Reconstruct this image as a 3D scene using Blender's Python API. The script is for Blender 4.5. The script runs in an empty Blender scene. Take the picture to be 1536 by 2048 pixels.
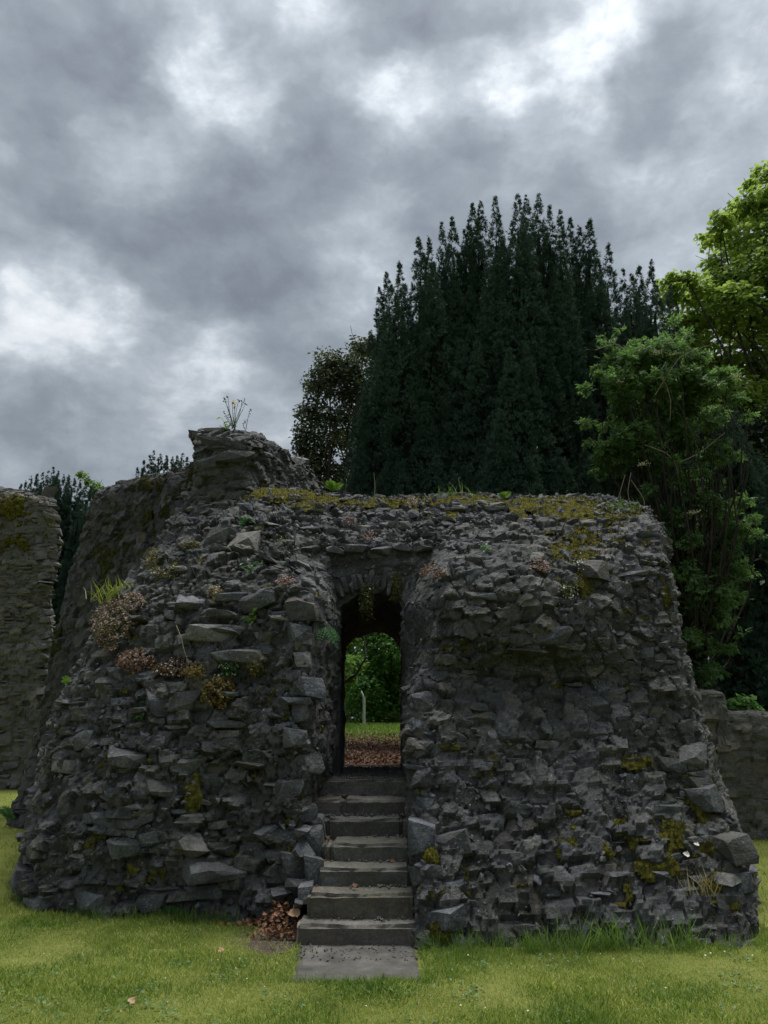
import bpy, bmesh, math, random
import numpy as np
from mathutils import Vector, Matrix
from mathutils.bvhtree import BVHTree

rng = np.random.default_rng(11)
random.seed(11)
SC = bpy.context.scene
COL = SC.collection

# ------------------------------------------------------------------ camera
F_PX = 1539.0                       # focal length in photo pixels (1536 x 2048)
PITCH = math.radians(15.4)
EYE = 1.55
cd = bpy.data.cameras.new('camera')
cam = bpy.data.objects.new('camera', cd)
COL.objects.link(cam)
cam.location = (0, 0, EYE)
cam.rotation_euler = (math.pi / 2 + PITCH, 0, 0)
cd.sensor_fit = 'VERTICAL'
cd.sensor_height = 36.0
cd.lens = 36.0 * F_PX / 2048.0
cd.clip_start = 0.05
cd.clip_end = 3000
SC.camera = cam
cy = SC.cycles
cy.max_bounces = 5
cy.diffuse_bounces = 3
cy.glossy_bounces = 2
cy.transmission_bounces = 3
cy.use_adaptive_sampling = True
cy.adaptive_threshold = 0.02
SC.render.resolution_x, SC.render.resolution_y = 768, 1024

# ------------------------------------------------------------------ exposure
vs = SC.view_settings
vs.view_transform = 'Standard'
vs.look = 'None'
vs.gamma = 1.0
vs.use_curve_mapping = False
vs.exposure = 1.72

# ------------------------------------------------------------------ node helpers
class NT:
    def __init__(self, tree):
        self.t = tree
    def n(self, kind, **kw):
        nd = self.t.nodes.new(kind)
        for k, v in kw.items():
            if k.startswith('i_'):
                nd.inputs[k[2:]].default_value = v
            else:
                setattr(nd, k, v)
        return nd
    def l(self, a, b):
        self.t.links.new(a, b)
    def val(self, sock, v):
        if hasattr(v, 'is_linked'):
            self.l(v, sock)
        else:
            sock.default_value = v
    def math(self, op, a, b=0.0, c=0.0, clamp=False):
        nd = self.n('ShaderNodeMath', operation=op, use_clamp=clamp)
        self.val(nd.inputs[0], a)
        self.val(nd.inputs[1], b)
        self.val(nd.inputs[2], c)
        return nd.outputs[0]
    def vmath(self, op, a, b=(0, 0, 0)):
        nd = self.n('ShaderNodeVectorMath', operation=op)
        self.val(nd.inputs[0], a)
        if op == 'SCALE':
            self.val(nd.inputs['Scale'], b)
        else:
            self.val(nd.inputs[1], b)
        return nd.outputs['Value'] if op in ('DISTANCE', 'LENGTH', 'DOT_PRODUCT') else nd.outputs[0]
    def noise(self, vec, scale, detail=4, rough=0.55, dist=0.0):
        nd = self.n('ShaderNodeTexNoise')
        if vec is not None:
            self.l(vec, nd.inputs['Vector'])
        nd.inputs['Scale'].default_value = scale
        nd.inputs['Detail'].default_value = detail
        nd.inputs['Roughness'].default_value = rough
        nd.inputs['Distortion'].default_value = dist
        return nd.outputs['Fac'], nd.outputs['Color']
    def maprange(self, x, a, b, c=0.0, d=1.0, smooth=True):
        nd = self.n('ShaderNodeMapRange', interpolation_type='SMOOTHSTEP' if smooth else 'LINEAR')
        self.val(nd.inputs[0], x)
        for i, v in enumerate((a, b, c, d)):
            nd.inputs[i + 1].default_value = v
        return nd.outputs[0]
    def ramp(self, x, stops):
        nd = self.n('ShaderNodeValToRGB')
        self.l(x, nd.inputs[0])
        cr = nd.color_ramp
        while len(cr.elements) < len(stops):
            cr.elements.new(0.5)
        for e, (p, c) in zip(cr.elements, stops):
            e.position = p
            e.color = (c[0], c[1], c[2], 1)
        return nd.outputs[0]
    def mix(self, f, a, b, blend='MIX'):
        nd = self.n('ShaderNodeMix', data_type='RGBA', blend_type=blend)
        self.val(nd.inputs[0], f)
        for s, v in ((6, a), (7, b)):
            if hasattr(v, 'is_linked'):
                self.l(v, nd.inputs[s])
            else:
                nd.inputs[s].default_value = (v[0], v[1], v[2], 1)
        return nd.outputs[2]

def pix_dir(px, py):
    a = (px - 768.0) / F_PX
    b = (1024.0 - py) / F_PX
    return np.array([a, math.cos(PITCH) - b * math.sin(PITCH), math.sin(PITCH) + b * math.cos(PITCH)])

# ------------------------------------------------------------------ world: overcast sky with broken cloud
SUN_VEC = Vector((0.15, 0.24, 0.96)).normalized()
world = bpy.data.worlds.new('World')
SC.world = world
world.use_nodes = True
world.cycles.sampling_method = 'MANUAL'
world.cycles.sample_map_resolution = 512
wt = world.node_tree
wt.nodes.clear()
T = NT(wt)
sky = T.n('ShaderNodeTexSky', sky_type='NISHITA', sun_disc=False)
sky.sun_elevation = math.asin(SUN_VEC.z)
sky.sun_rotation = math.atan2(SUN_VEC.x, SUN_VEC.y)
tc = T.n('ShaderNodeTexCoord')
d0 = tc.outputs['Generated']
sep = T.n('ShaderNodeSeparateXYZ')
T.l(d0, sep.inputs[0])
zc = T.math('MAXIMUM', sep.outputs[2], 0.0)
pl = T.vmath('ADD', T.vmath('MULTIPLY', d0, (1.0, 1.0, 1.55)), (3.1, 1.7, 5.3))
_, wc = T.noise(pl, 3.0, 3, 0.55)
warp = T.vmath('SCALE', T.vmath('SUBTRACT', wc, (0.5, 0.5, 0.5)), 0.10)
_, wc2 = T.noise(pl, 10.0, 4, 0.6)
warp2 = T.vmath('SCALE', T.vmath('SUBTRACT', wc2, (0.5, 0.5, 0.5)), 0.10)
wsum = T.vmath('ADD', warp, warp2)
dw = T.vmath('ADD', d0, wsum)
plw = T.vmath('ADD', pl, T.vmath('SCALE', wsum, 0.45))
f1, _ = T.noise(plw, 3.4, 5, 0.5)
f2, _ = T.noise(plw, 8.0, 6, 0.58)
vor = T.n('ShaderNodeTexVoronoi', feature='F1', normalize=True)
T.l(T.vmath('ADD', plw, T.vmath('SCALE', warp2, 0.35)), vor.inputs['Vector'])
vor.inputs['Scale'].default_value = 8.5
vor.inputs['Detail'].default_value = 2.0
vor.inputs['Roughness'].default_value = 0.55
rid = T.math('MULTIPLY', T.math('SUBTRACT', 0.42, vor.outputs['Distance']), 3.2)
# puffs show most where the deck is thin
thin = T.maprange(f1, 0.36, 0.62, 0.25, 1.0)
fld = T.math('ADD', T.math('MULTIPLY', T.math('SUBTRACT', f1, 0.5), 0.80),
             T.math('ADD', T.math('MULTIPLY', T.math('SUBTRACT', f2, 0.5), 0.75),
                    T.math('MULTIPLY', T.math('MULTIPLY', rid, thin), 0.17)))
fld = T.math('ADD', fld, 0.335)
# where the cloud deck is thin (positive) or heavy (negative): photo px, py, radius px, weight
CLOUDS = [(450, 185, 75, .30), (380, 150, 60, .16), (520, 270, 50, .20), (350, 290, 90, .16), (250, 350, 70, .18), (410, 80, 60, .18), (600, 70, 70, .12),
          (800, 190, 60, .22), (840, 225, 65, .30), (990, 200, 60, .32), (1080, 240, 80, .28), (1140, 210, 50, .26), (1190, 100, 75, .24), (1220, 30, 70, .18), (720, 210, 60, .10),
          (60, 600, 80, .10), (160, 630, 70, .07), (240, 640, 60, .15), (30, 700, 80, .11), (415, 700, 60, .28), (390, 790, 90, .10), (60, 520, 70, .10),
          (1215, 320, 70, .16), (1430, 300, 110, .08), (20, 300, 90, .10), (1300, 480, 90, .08), (1480, 60, 140, .08), (1510, 220, 80, .10), (210, 800, 160, .05), (600, 600, 120, .04),
          (400, 470, 220, -.16), (150, 130, 140, -.14), (720, 60, 140, -.14), (1310, 220, 120, -.17), (700, 430, 240, -.09),
          (990, 60, 120, -.09), (560, 540, 160, -.07), (620, 250, 80, -.10), (950, 360, 150, -.04), (90, 440, 100, -.09), (480, 205, 30, -.10), (480, 120, 50, -.12), (500, 880, 200, -.03), (100, 900, 200, -.03)]
for (cx, cy, r, w) in CLOUDS:
    v = pix_dir(cx, cy)
    v = v / np.linalg.norm(v)
    dist = T.vmath('DISTANCE', dw, tuple(v))
    g = T.maprange(dist, 0.0, 1.9 * r / F_PX, w * 1.05, 0.0)
    fld = T.math('ADD', fld, g)
fld = T.math('ADD', T.math('MULTIPLY', T.math('SUBTRACT', fld, 0.42), 0.86), 0.48)
f4, _ = T.noise(plw, 21.0, 4, 0.62)
fld = T.math('ADD', fld, T.math('MULTIPLY', T.math('MULTIPLY', T.math('SUBTRACT', f4, 0.5), 0.6), T.maprange(fld, 0.38, 0.68, 0.25, 1.0)))
ccol = T.ramp(fld, [(0.0, (.076, .086, .098)), (0.15, (.097, .109, .124)), (0.326, (.140, .158, .176)), (0.486, (.212, .234, .254)), (0.614, (.292, .316, .338)), (0.742, (.385, .405, .422)), (0.934, (.47, .485, .50))])
# overcast luminance rises gently towards the zenith
lum = T.math('ADD', T.math('MULTIPLY', zc, 0.9), 0.5)
ccol = T.mix(1.0, ccol, (1, 1, 1), 'MULTIPLY')
ccol_s = T.vmath('SCALE', ccol, lum)
bg1 = T.n('ShaderNodeBackground')
T.l(sky.outputs[0], bg1.inputs[0])
bg1.inputs[1].default_value = 0.06
bg2 = T.n('ShaderNodeBackground')
T.l(ccol_s, bg2.inputs[0])
bg2.inputs[1].default_value = 0.69
mx = T.n('ShaderNodeMixShader')
mx.inputs[0].default_value = 0.94
T.l(bg1.outputs[0], mx.inputs[1])
T.l(bg2.outputs[0], mx.inputs[2])
wo = T.n('ShaderNodeOutputWorld')
T.l(mx.outputs[0], wo.inputs[0])

# ------------------------------------------------------------------ sun behind the cloud
sd = bpy.data.lights.new('sun', 'SUN')
sd.energy = 1.5
sd.angle = math.radians(32)
sd.color = (1.0, 0.97, 0.92)
sun = bpy.data.objects.new('sun', sd)
COL.objects.link(sun)
sun.rotation_euler = (-SUN_VEC).to_track_quat('-Z', 'Y').to_euler()
sun.location = SUN_VEC * 30

# ------------------------------------------------------------------ geometry helpers
def W(px, py, D):
    d = pix_dir(px, py)
    return np.array([0, 0, EYE]) + d * (D / d[1])

def WZ(px, D, z):
    depth = D * math.cos(PITCH) + (z - EYE) * math.sin(PITCH)
    return np.array([(px - 768.0) / F_PX * depth, D, z])

def to_px(P):
    P = np.asarray(P, float)
    d = P - np.array([0, 0, EYE])
    dep = d[..., 1] * math.cos(PITCH) + d[..., 2] * math.sin(PITCH)
    up = -d[..., 1] * math.sin(PITCH) + d[..., 2] * math.cos(PITCH)
    return 768 + F_PX * d[..., 0] / dep, 1024 - F_PX * up / dep

_TAB = np.random.default_rng(5).random((64, 64, 64))
def vnoise(P):
    P = np.asarray(P, float)
    i = np.floor(P).astype(int)
    f = P - i
    f = f * f * (3 - 2 * f)
    i0 = i % 64
    i1 = (i + 1) % 64
    x0, y0, z0 = i0[..., 0], i0[..., 1], i0[..., 2]
    x1, y1, z1 = i1[..., 0], i1[..., 1], i1[..., 2]
    fx, fy, fz = f[..., 0], f[..., 1], f[..., 2]
    a = _TAB[x0, y0, z0] * (1 - fx) + _TAB[x1, y0, z0] * fx
    b = _TAB[x0, y1, z0] * (1 - fx) + _TAB[x1, y1, z0] * fx
    c = _TAB[x0, y0, z1] * (1 - fx) + _TAB[x1, y0, z1] * fx
    d = _TAB[x0, y1, z1] * (1 - fx) + _TAB[x1, y1, z1] * fx
    return (a * (1 - fy) + b * fy) * (1 - fz) + (c * (1 - fy) + d * fy) * fz
def fbm(P, o=4):
    P = np.asarray(P, float)
    s = 0
    a = 0.5
    for k in range(o):
        s = s + a * (vnoise(P * 2 ** k + 7.3 * k) - 0.5)
        a *= 0.5
    return s

def facets(P, sx, sz, seed=0, squash=1.0):
    """faceted rubble relief: every cell is a tilted plane; returns height (units of cell), gap mask and cell random"""
    Q = P / np.array([sx, sx, sz])
    shp = Q.shape[:-1]
    Q = Q.reshape(-1, 3)
    b = np.floor(Q).astype(int)
    rr = np.random.default_rng(900 + seed)
    tab = rr.random((32, 32, 32, 7))
    d1 = np.full(len(Q), 9.0)
    d2 = np.full(len(Q), 9.0)
    h = np.zeros(len(Q))
    cid = np.zeros(len(Q))
    for i in (-1, 0, 1):
        for j in (-1, 0, 1):
            for k in (-1, 0, 1):
                c = b + np.array([i, j, k])
                t = tab[c[:, 0] % 32, c[:, 1] % 32, c[:, 2] % 32]
                rel = Q - (c + .15 + .7 * t[:, :3])
                d = (rel ** 2).sum(1)
                hh = (t[:, 3] - .5) + ((t[:, 4:7] - .5) * rel).sum(1) * 1.5
                near = d < d1
                d2 = np.where(near, d1, np.minimum(d2, d))
                h = np.where(near, hh, h)
                cid = np.where(near, t[:, 3], cid)
                d1 = np.where(near, d, d1)
    gap = np.sqrt(d2) - np.sqrt(d1)
    return h.reshape(shp), gap.reshape(shp), cid.reshape(shp)

def mesh_from(name, V, Fc, mat=None, smooth=False):
    V = np.asarray(V, np.float32)
    Fc = np.asarray(Fc, np.int32)
    me = bpy.data.meshes.new(name)
    nf, k = Fc.shape
    me.vertices.add(len(V))
    me.vertices.foreach_set('co', V.ravel())
    me.loops.add(nf * k)
    me.loops.foreach_set('vertex_index', Fc.ravel())
    me.polygons.add(nf)
    me.polygons.foreach_set('loop_start', np.arange(0, nf * k, k, dtype=np.int32))
    me.update(calc_edges=True)
    me.polygons.foreach_set('use_smooth', np.full(nf, bool(smooth)))
    if mat is not None:
        me.materials.append(mat)
    return me

def thing(name, label, cat, loc=(0, 0, 0), group=None):
    o = bpy.data.objects.new(name, None)
    o.empty_display_size = 0.2
    COL.objects.link(o)
    o.location = tuple(float(x) for x in loc)
    o['label'] = label
    o['category'] = cat
    if group:
        o['group'] = group
    return o

def world_loc(o):
    l = Vector(o.location)
    p = o.parent
    while p is not None:
        l = l + p.location
        p = p.parent
    return np.array(l)

def part(name, V, Fc, mat, parent, smooth=False, kind=None, label=None):
    V = np.asarray(V, float) - world_loc(parent)
    o = bpy.data.objects.new(name, mesh_from(name, V, Fc, mat, smooth))
    COL.objects.link(o)
    o.parent = parent
    if kind:
        o['kind'] = kind
    if label:
        o['label'] = label
    return o

def solo(name, V, Fc, mat, label=None, cat=None, group=None, kind=None, smooth=False, loc=None):
    V = np.asarray(V, float)
    if loc is None:
        loc = np.array([V[:, 0].mean(), V[:, 1].mean(), V[:, 2].min()])
    o = bpy.data.objects.new(name, mesh_from(name, V - loc, Fc, mat, smooth))
    COL.objects.link(o)
    o.location = tuple(float(x) for x in loc)
    if label:
        o['label'] = label
    if cat:
        o['category'] = cat
    if group:
        o['group'] = group
    if kind:
        o['kind'] = kind
    return o

def grid_faces(nr, nc):
    i, j = np.meshgrid(np.arange(nr - 1), np.arange(nc - 1), indexing='ij')
    a = (i * nc + j).ravel()
    return np.stack([a, a + 1, a + nc + 1, a + nc], 1)

def rot_basis(X, Y, Z):
    return np.stack([X, Y, Z], -1)

def rand_rots(n, rg=rng):
    q = rg.normal(size=(n, 4))
    q /= np.linalg.norm(q, axis=1, keepdims=True)
    w, x, y, z = q.T
    R = np.empty((n, 3, 3))
    R[:, 0, 0] = 1 - 2 * (y * y + z * z); R[:, 0, 1] = 2 * (x * y - z * w); R[:, 0, 2] = 2 * (x * z + y * w)
    R[:, 1, 0] = 2 * (x * y + z * w); R[:, 1, 1] = 1 - 2 * (x * x + z * z); R[:, 1, 2] = 2 * (y * z - x * w)
    R[:, 2, 0] = 2 * (x * z - y * w); R[:, 2, 1] = 2 * (y * z + x * w); R[:, 2, 2] = 1 - 2 * (x * x + y * y)
    return R

def frames_from_z(Z, rg=rng):
    """orthonormal frames (n,3,3) whose local z is Z, random spin"""
    Z = Z / np.linalg.norm(Z, axis=1, keepdims=True)
    A = rg.normal(size=Z.shape)
    X = np.cross(A, Z)
    X /= np.linalg.norm(X, axis=1, keepdims=True)
    Y = np.cross(Z, X)
    return np.stack([X, Y, Z], -1)

def scatter(tv, tf, R, L, S):
    """instances of a template joined: R (n,3,3), L (n,3), S (n,) or (n,3)"""
    tv = np.asarray(tv, float)
    tf = np.asarray(tf)
    n = len(L)
    S = np.asarray(S, float)
    if S.ndim == 1:
        P = tv[None] * S[:, None, None]
    else:
        P = tv[None] * S[:, None, :]
    V = np.einsum('nij,nkj->nki', R, P) + L[:, None, :]
    Fc = tf[None] + (np.arange(n) * len(tv))[:, None, None]
    return V.reshape(-1, 3), Fc.reshape(-1, tf.shape[1])

def join(parts):
    Vs, Fs, k = [], [], 0
    for V, Fc in parts:
        Vs.append(V)
        Fs.append(np.asarray(Fc) + k)
        k += len(V)
    return np.concatenate(Vs), np.concatenate(Fs)

def tube(path, radii, n=6, cap=True):
    path = np.asarray(path, float)
    m = len(path)
    tan = np.gradient(path, axis=0)
    tan /= np.linalg.norm(tan, axis=1, keepdims=True) + 1e-9
    ref = np.array([0.31, 0.95, 0.1]) if abs(tan[0][2]) > .7 else np.array([0.05, 0.1, 1.0])
    X = np.cross(ref, tan)
    X /= np.linalg.norm(X, axis=1, keepdims=True) + 1e-9
    Y = np.cross(tan, X)
    a = np.linspace(0, 2 * math.pi, n, endpoint=False)
    r = np.asarray(radii, float)[:, None, None]
    V = path[:, None] + r * (np.cos(a)[None, :, None] * X[:, None] + np.sin(a)[None, :, None] * Y[:, None])
    Fc = []
    for i in range(m - 1):
        for j in range(n):
            k = (j + 1) % n
            Fc.append((i * n + j, i * n + k, (i + 1) * n + k, (i + 1) * n + j))
    return V.reshape(-1, 3), np.array(Fc)

def quads_to_tris(Fc):
    Fc = np.asarray(Fc)
    if Fc.shape[1] == 3:
        return Fc
    return np.concatenate([Fc[:, [0, 1, 2]], Fc[:, [0, 2, 3]]])

# ------------------------------------------------------------------ materials
def new_mat(name):
    m = bpy.data.materials.new(name)
    m.use_nodes = True
    m.node_tree.nodes.clear()
    return m, NT(m.node_tree)

def stone_mat(name, dark, mid, light, ochre=(.12, .095, .05), moss=(.07, .065, .012), tint=1.0, rough=.88, mossy=0.0, lich=1.0, bstr=.9, cell=False):
    m, t = new_mat(name)
    geo = t.n('ShaderNodeNewGeometry')
    obi = t.n('ShaderNodeObjectInfo')
    pos = geo.outputs['Position']
    if cell:
        rnd = t.n('ShaderNodeAttribute', attribute_name='cell').outputs['Fac']
    else:
        rnd = t.math('FRACT', t.math('ADD', geo.outputs['Random Per Island'], obi.outputs['Random']))
    shift = t.n('ShaderNodeCombineXYZ')
    t.l(t.math('MULTIPLY', rnd, 37.0), shift.inputs[0])
    t.l(t.math('MULTIPLY', rnd, 17.0), shift.inputs[2])
    ps = t.vmath('ADD', pos, shift.outputs[0])
    a, _ = t.noise(ps, 5.0, 3, .62)
    b, _ = t.noise(ps, 38.0, 3, .65)
    f = t.math('ADD', t.math('MULTIPLY', a, .55), t.math('MULTIPLY', b, .45))
    f = t.math('ADD', f, t.math('MULTIPLY', t.math('SUBTRACT', rnd, .5), .18))
    col = t.ramp(f, [(0.25, dark), (0.5, mid), (0.72, light)])
    # ochre staining
    o1, _ = t.noise(ps, 3.1, 3, .65)
    col = t.mix(t.math('MULTIPLY', t.maprange(o1, .56, .74), .55), col, ochre)
    # cool or warm stone by stone
    hue = t.ramp(rnd, [(0.0, (1.05, .98, .90)), (0.3, (.82, .83, .86)), (0.5, (1.05, 1.05, 1.05)), (0.7, (.68, .72, .80)), (0.85, (.98, 1.0, 1.04)), (1.0, (1.08, 1.0, .93))])
    col = t.mix(1.0, col, hue, 'MULTIPLY')
    # pale lichen specks and bloom
    l1, _ = t.noise(pos, 55.0, 1, .5)
    l2, _ = t.noise(pos, 2.3, 2, .6)
    lm = t.math('MULTIPLY', t.maprange(l1, .66, .72), t.maprange(l2, .48, .66))
    col = t.mix(t.math('MULTIPLY', lm, .7 * lich), col, (.36, .37, .34))
    l3, _ = t.noise(pos, 9.0, 4, .7)
    col = t.mix(t.math('MULTIPLY', t.maprange(l3, .58, .72), .38 * lich), col, (.20, .205, .195))
    # damp green film low contrast
    g1, _ = t.noise(pos, .9, 3, .6)
    col = t.mix(t.math('MULTIPLY', t.maprange(g1, .46, .68), .35), col, (.035, .042, .022))
    if mossy > 0:
        mm, _ = t.noise(pos, 6.0, 5, .65)
        sp = t.n('ShaderNodeSeparateXYZ')
        t.l(geo.outputs['Normal'], sp.inputs[0])
        up = t.maprange(sp.outputs[2], .35, .8)
        col = t.mix(t.math('MULTIPLY', t.math('MULTIPLY', t.maprange(mm, .5, .62), up), mossy), col, moss)
    p = t.n('ShaderNodeBsdfPrincipled')
    t.l(col, p.inputs['Base Color'])
    p.inputs['Roughness'].default_value = rough
    p.inputs['Specular IOR Level'].default_value = .28
    bb, _ = t.noise(pos, 26.0, 5, .72)
    # flaky bedding: stretched noise
    mp = t.n('ShaderNodeMapping')
    t.l(ps, mp.inputs[0])
    mp.inputs['Scale'].default_value = (4, 4, 22)
    b3, _ = t.noise(mp.outputs[0], 1.6, 3, .6)
    h = t.math('ADD', t.math('MULTIPLY', bb, .75), t.math('MULTIPLY', b3, .12 if cell else .45))
    bp = t.n('ShaderNodeBump')
    bp.inputs['Strength'].default_value = bstr
    bp.inputs['Distance'].default_value = .035
    t.l(h, bp.inputs['Height'])
    t.l(bp.outputs[0], p.inputs['Normal'])
    ou = t.n('ShaderNodeOutputMaterial')
    t.l(p.outputs[0], ou.inputs[0])
    return m

def leaf_mat(name, c0, c1, c2, trans=.35, rough=.55, scale=1.2, spec=.3, nw=.6, rw=.6):
    """leaf colour: random leaf by leaf, with slow drift over the plant"""
    m, t = new_mat(name)
    geo = t.n('ShaderNodeNewGeometry')
    a, _ = t.noise(geo.outputs['Position'], scale, 3, .5)
    f = t.math('ADD', t.math('MULTIPLY', geo.outputs['Random Per Island'], rw), t.math('ADD', t.math('MULTIPLY', t.math('SUBTRACT', a, .5), nw), .55 - rw / 2))
    col = t.ramp(f, [(0.15, c0), (0.55, c1), (0.95, c2)])
    p = t.n('ShaderNodeBsdfPrincipled')
    t.l(col, p.inputs['Base Color'])
    p.inputs['Roughness'].default_value = rough
    p.inputs['Specular IOR Level'].default_value = spec
    ou = t.n('ShaderNodeOutputMaterial')
    if trans > 0:
        tr = t.n('ShaderNodeBsdfTranslucent')
        t.l(t.mix(1.0, col, (1.2, 1.22, .85), 'MULTIPLY'), tr.inputs[0])
        mxs = t.n('ShaderNodeMixShader')
        mxs.inputs[0].default_value = trans
        t.l(p.outputs[0], mxs.inputs[1])
        t.l(tr.outputs[0], mxs.inputs[2])
        t.l(mxs.outputs[0], ou.inputs[0])
    else:
        t.l(p.outputs[0], ou.inputs[0])
    return m

def noise_mat(name, stops, scale=8, rough=.9, bump=.4, bscale=40, bdist=.02, spec=.25):
    m, t = new_mat(name)
    geo = t.n('ShaderNodeNewGeometry')
    a, _ = t.noise(geo.outputs['Position'], scale, 7, .65)
    col = t.ramp(a, stops)
    p = t.n('ShaderNodeBsdfPrincipled')
    t.l(col, p.inputs['Base Color'])
    p.inputs['Roughness'].default_value = rough
    p.inputs['Specular IOR Level'].default_value = spec
    b, _ = t.noise(geo.outputs['Position'], bscale, 6, .65)
    bp = t.n('ShaderNodeBump')
    bp.inputs['Strength'].default_value = bump
    bp.inputs['Distance'].default_value = bdist
    t.l(b, bp.inputs['Height'])
    t.l(bp.outputs[0], p.inputs['Normal'])
    ou = t.n('ShaderNodeOutputMaterial')
    t.l(p.outputs[0], ou.inputs[0])
    return m

M_STONE = stone_mat('dark_rubble_stone', (.027, .029, .032), (.088, .091, .097), (.235, .24, .247))
M_STONE_FAR = stone_mat('grey_coursed_stone', (.058, .057, .056), (.12, .117, .113), (.21, .205, .195), lich=.6)
M_MORTAR = stone_mat('rubble_in_old_mortar', (.027, .028, .029), (.068, .069, .069), (.155, .155, .152), ochre=(.17, .145, .095), bstr=1.0, cell=True)
M_MORTAR_FAR = stone_mat('grey_brown_rubble', (.07, .067, .058), (.12, .115, .10), (.18, .172, .15), bstr=.9, lich=.6, cell=True)
M_LOWW = stone_mat('grey_brown_flush_stone', (.075, .072, .063), (.125, .12, .106), (.19, .18, .16), bstr=.9, lich=.6)
M_TOWER = stone_mat('dull_dark_tower_stone', (.024, .025, .027), (.056, .058, .061), (.11, .112, .114), lich=.4)
M_TOWERM = stone_mat('dark_tower_rubble', (.022, .023, .024), (.052, .053, .054), (.105, .106, .106), lich=.4, bstr=1.0, cell=True)
M_STEP = stone_mat('worn_step_stone', (.04, .039, .033), (.105, .10, .088), (.20, .192, .172), lich=.5, bstr=.4)
M_PALE = stone_mat('pale_clean_stone', (.2, .22, .23), (.3, .32, .33), (.42, .44, .45))
M_SLAB = noise_mat('grey_flagstone', [(.3, (.038, .036, .032)), (.5, (.07, .066, .06)), (.7, (.115, .109, .098))], 5, .85, .5, 60, .012)

# ------------------------------------------------------------------ ground
def terrain_z(x, y):
    x = np.asarray(x, float)
    y = np.asarray(y, float)
    sm = lambda t: np.clip(t, 0, 1) ** 2 * (3 - 2 * np.clip(t, 0, 1))
    y0 = np.where(x > 3.45, 12.0, 9.9)
    m = sm((y - y0) / .5) * sm((x + 0.38 * y + .2) / 1.0)
    plateau = 1.035 + np.clip(y - 10.5, 0, 17) * .038
    bump = .035 * fbm(np.stack([x * .7, y * .7, x * 0], -1), 3)
    return plateau * m + bump * (1 - .5 * m)

xs = np.concatenate([[-600, -200, -80, -40, -25, -18, -14], np.arange(-11, 11.01, .2), [14, 18, 25, 40, 80, 200, 600]])
ys = np.concatenate([[-300, -60, -15, -5], np.arange(-1, 30.01, .2), [34, 40, 50, 80, 200, 700]])
YY, XX = np.meshgrid(ys, xs, indexing='ij')
ZZ = terrain_z(XX, YY)
m, t = new_mat('lawn_soil_and_litter')
geo = t.n('ShaderNodeNewGeometry')
pos = geo.outputs['Position']
a, _ = t.noise(pos, 1.1, 5, .6)
b, _ = t.noise(pos, 30, 5, .65)
g = t.ramp(t.math('ADD', t.math('MULTIPLY', a, .6), t.math('MULTIPLY', b, .4)),
           [(.3, (.06, .072, .016)), (.5, (.12, .14, .03)), (.7, (.2, .2, .065))])
lit = t.ramp(b, [(.3, (.03, .018, .012)), (.5, (.085, .05, .035)), (.66, (.17, .115, .085))])
spn = t.n('ShaderNodeSeparateXYZ')
t.l(pos, spn.inputs[0])
yl = t.math('ADD', spn.outputs[1], t.math('MULTIPLY', t.math('SUBTRACT', a, .5), 5.0))
ml = t.math('MULTIPLY', t.maprange(yl, 9.4, 9.9), t.maprange(yl, 16.0, 19.5, 1.0, 0.0))
ax = t.math('ABSOLUTE', spn.outputs[0])
ml = t.math('MULTIPLY', ml, t.maprange(ax, 2.6, 3.4, 1.0, 0.0))
col = t.mix(ml, g, lit)
dv = t.n('ShaderNodeVectorMath', operation='DISTANCE')
t.l(t.vmath('MULTIPLY', pos, (1.0, .62, 0.0)), dv.inputs[0])
dv.inputs[1].default_value = (-.80, 6.5 * .62, 0)
worn = t.maprange(t.math('ADD', dv.outputs['Value'], t.math('MULTIPLY', t.math('SUBTRACT', b, .5), .3)), .26, .42, 1.0, 0.0)
soil = t.ramp(b, [(.3, (.03, .024, .017)), (.55, (.075, .06, .045)), (.7, (.14, .12, .095))])
col = t.mix(worn, col, soil)
p = t.n('ShaderNodeBsdfPrincipled')
t.l(col, p.inputs['Base Color'])
p.inputs['Roughness'].default_value = .95
p.inputs['Specular IOR Level'].default_value = .1
bp = t.n('ShaderNodeBump')
bp.inputs['Strength'].default_value = .8
bp.inputs['Distance'].default_value = .03
t.l(b, bp.inputs['Height'])
t.l(bp.outputs[0], p.inputs['Normal'])
t.l(p.outputs[0], t.n('ShaderNodeOutputMaterial').inputs[0])
solo('ground', np.stack([XX, YY, ZZ], -1).reshape(-1, 3), grid_faces(len(ys), len(xs)), m, kind='structure', smooth=True, loc=np.zeros(3))

# ------------------------------------------------------------------ stone prototypes (20 to 50 triangles each)
def hull(points):
    bm = bmesh.new()
    for q in points:
        bm.verts.new(q)
    r = bmesh.ops.convex_hull(bm, input=bm.verts)
    kill = {e for e in r.get('geom_interior', []) + r.get('geom_unused', []) if isinstance(e, bmesh.types.BMVert)}
    if kill:
        bmesh.ops.delete(bm, geom=list(kill), context='VERTS')
    bmesh.ops.triangulate(bm, faces=bm.faces)
    bmesh.ops.recalc_face_normals(bm, faces=bm.faces)
    bm.verts.index_update()
    V = np.array([v.co[:] for v in bm.verts])
    Fc = np.array([[v.index for v in f.verts] for f in bm.faces])
    bm.free()
    return V, Fc

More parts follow.
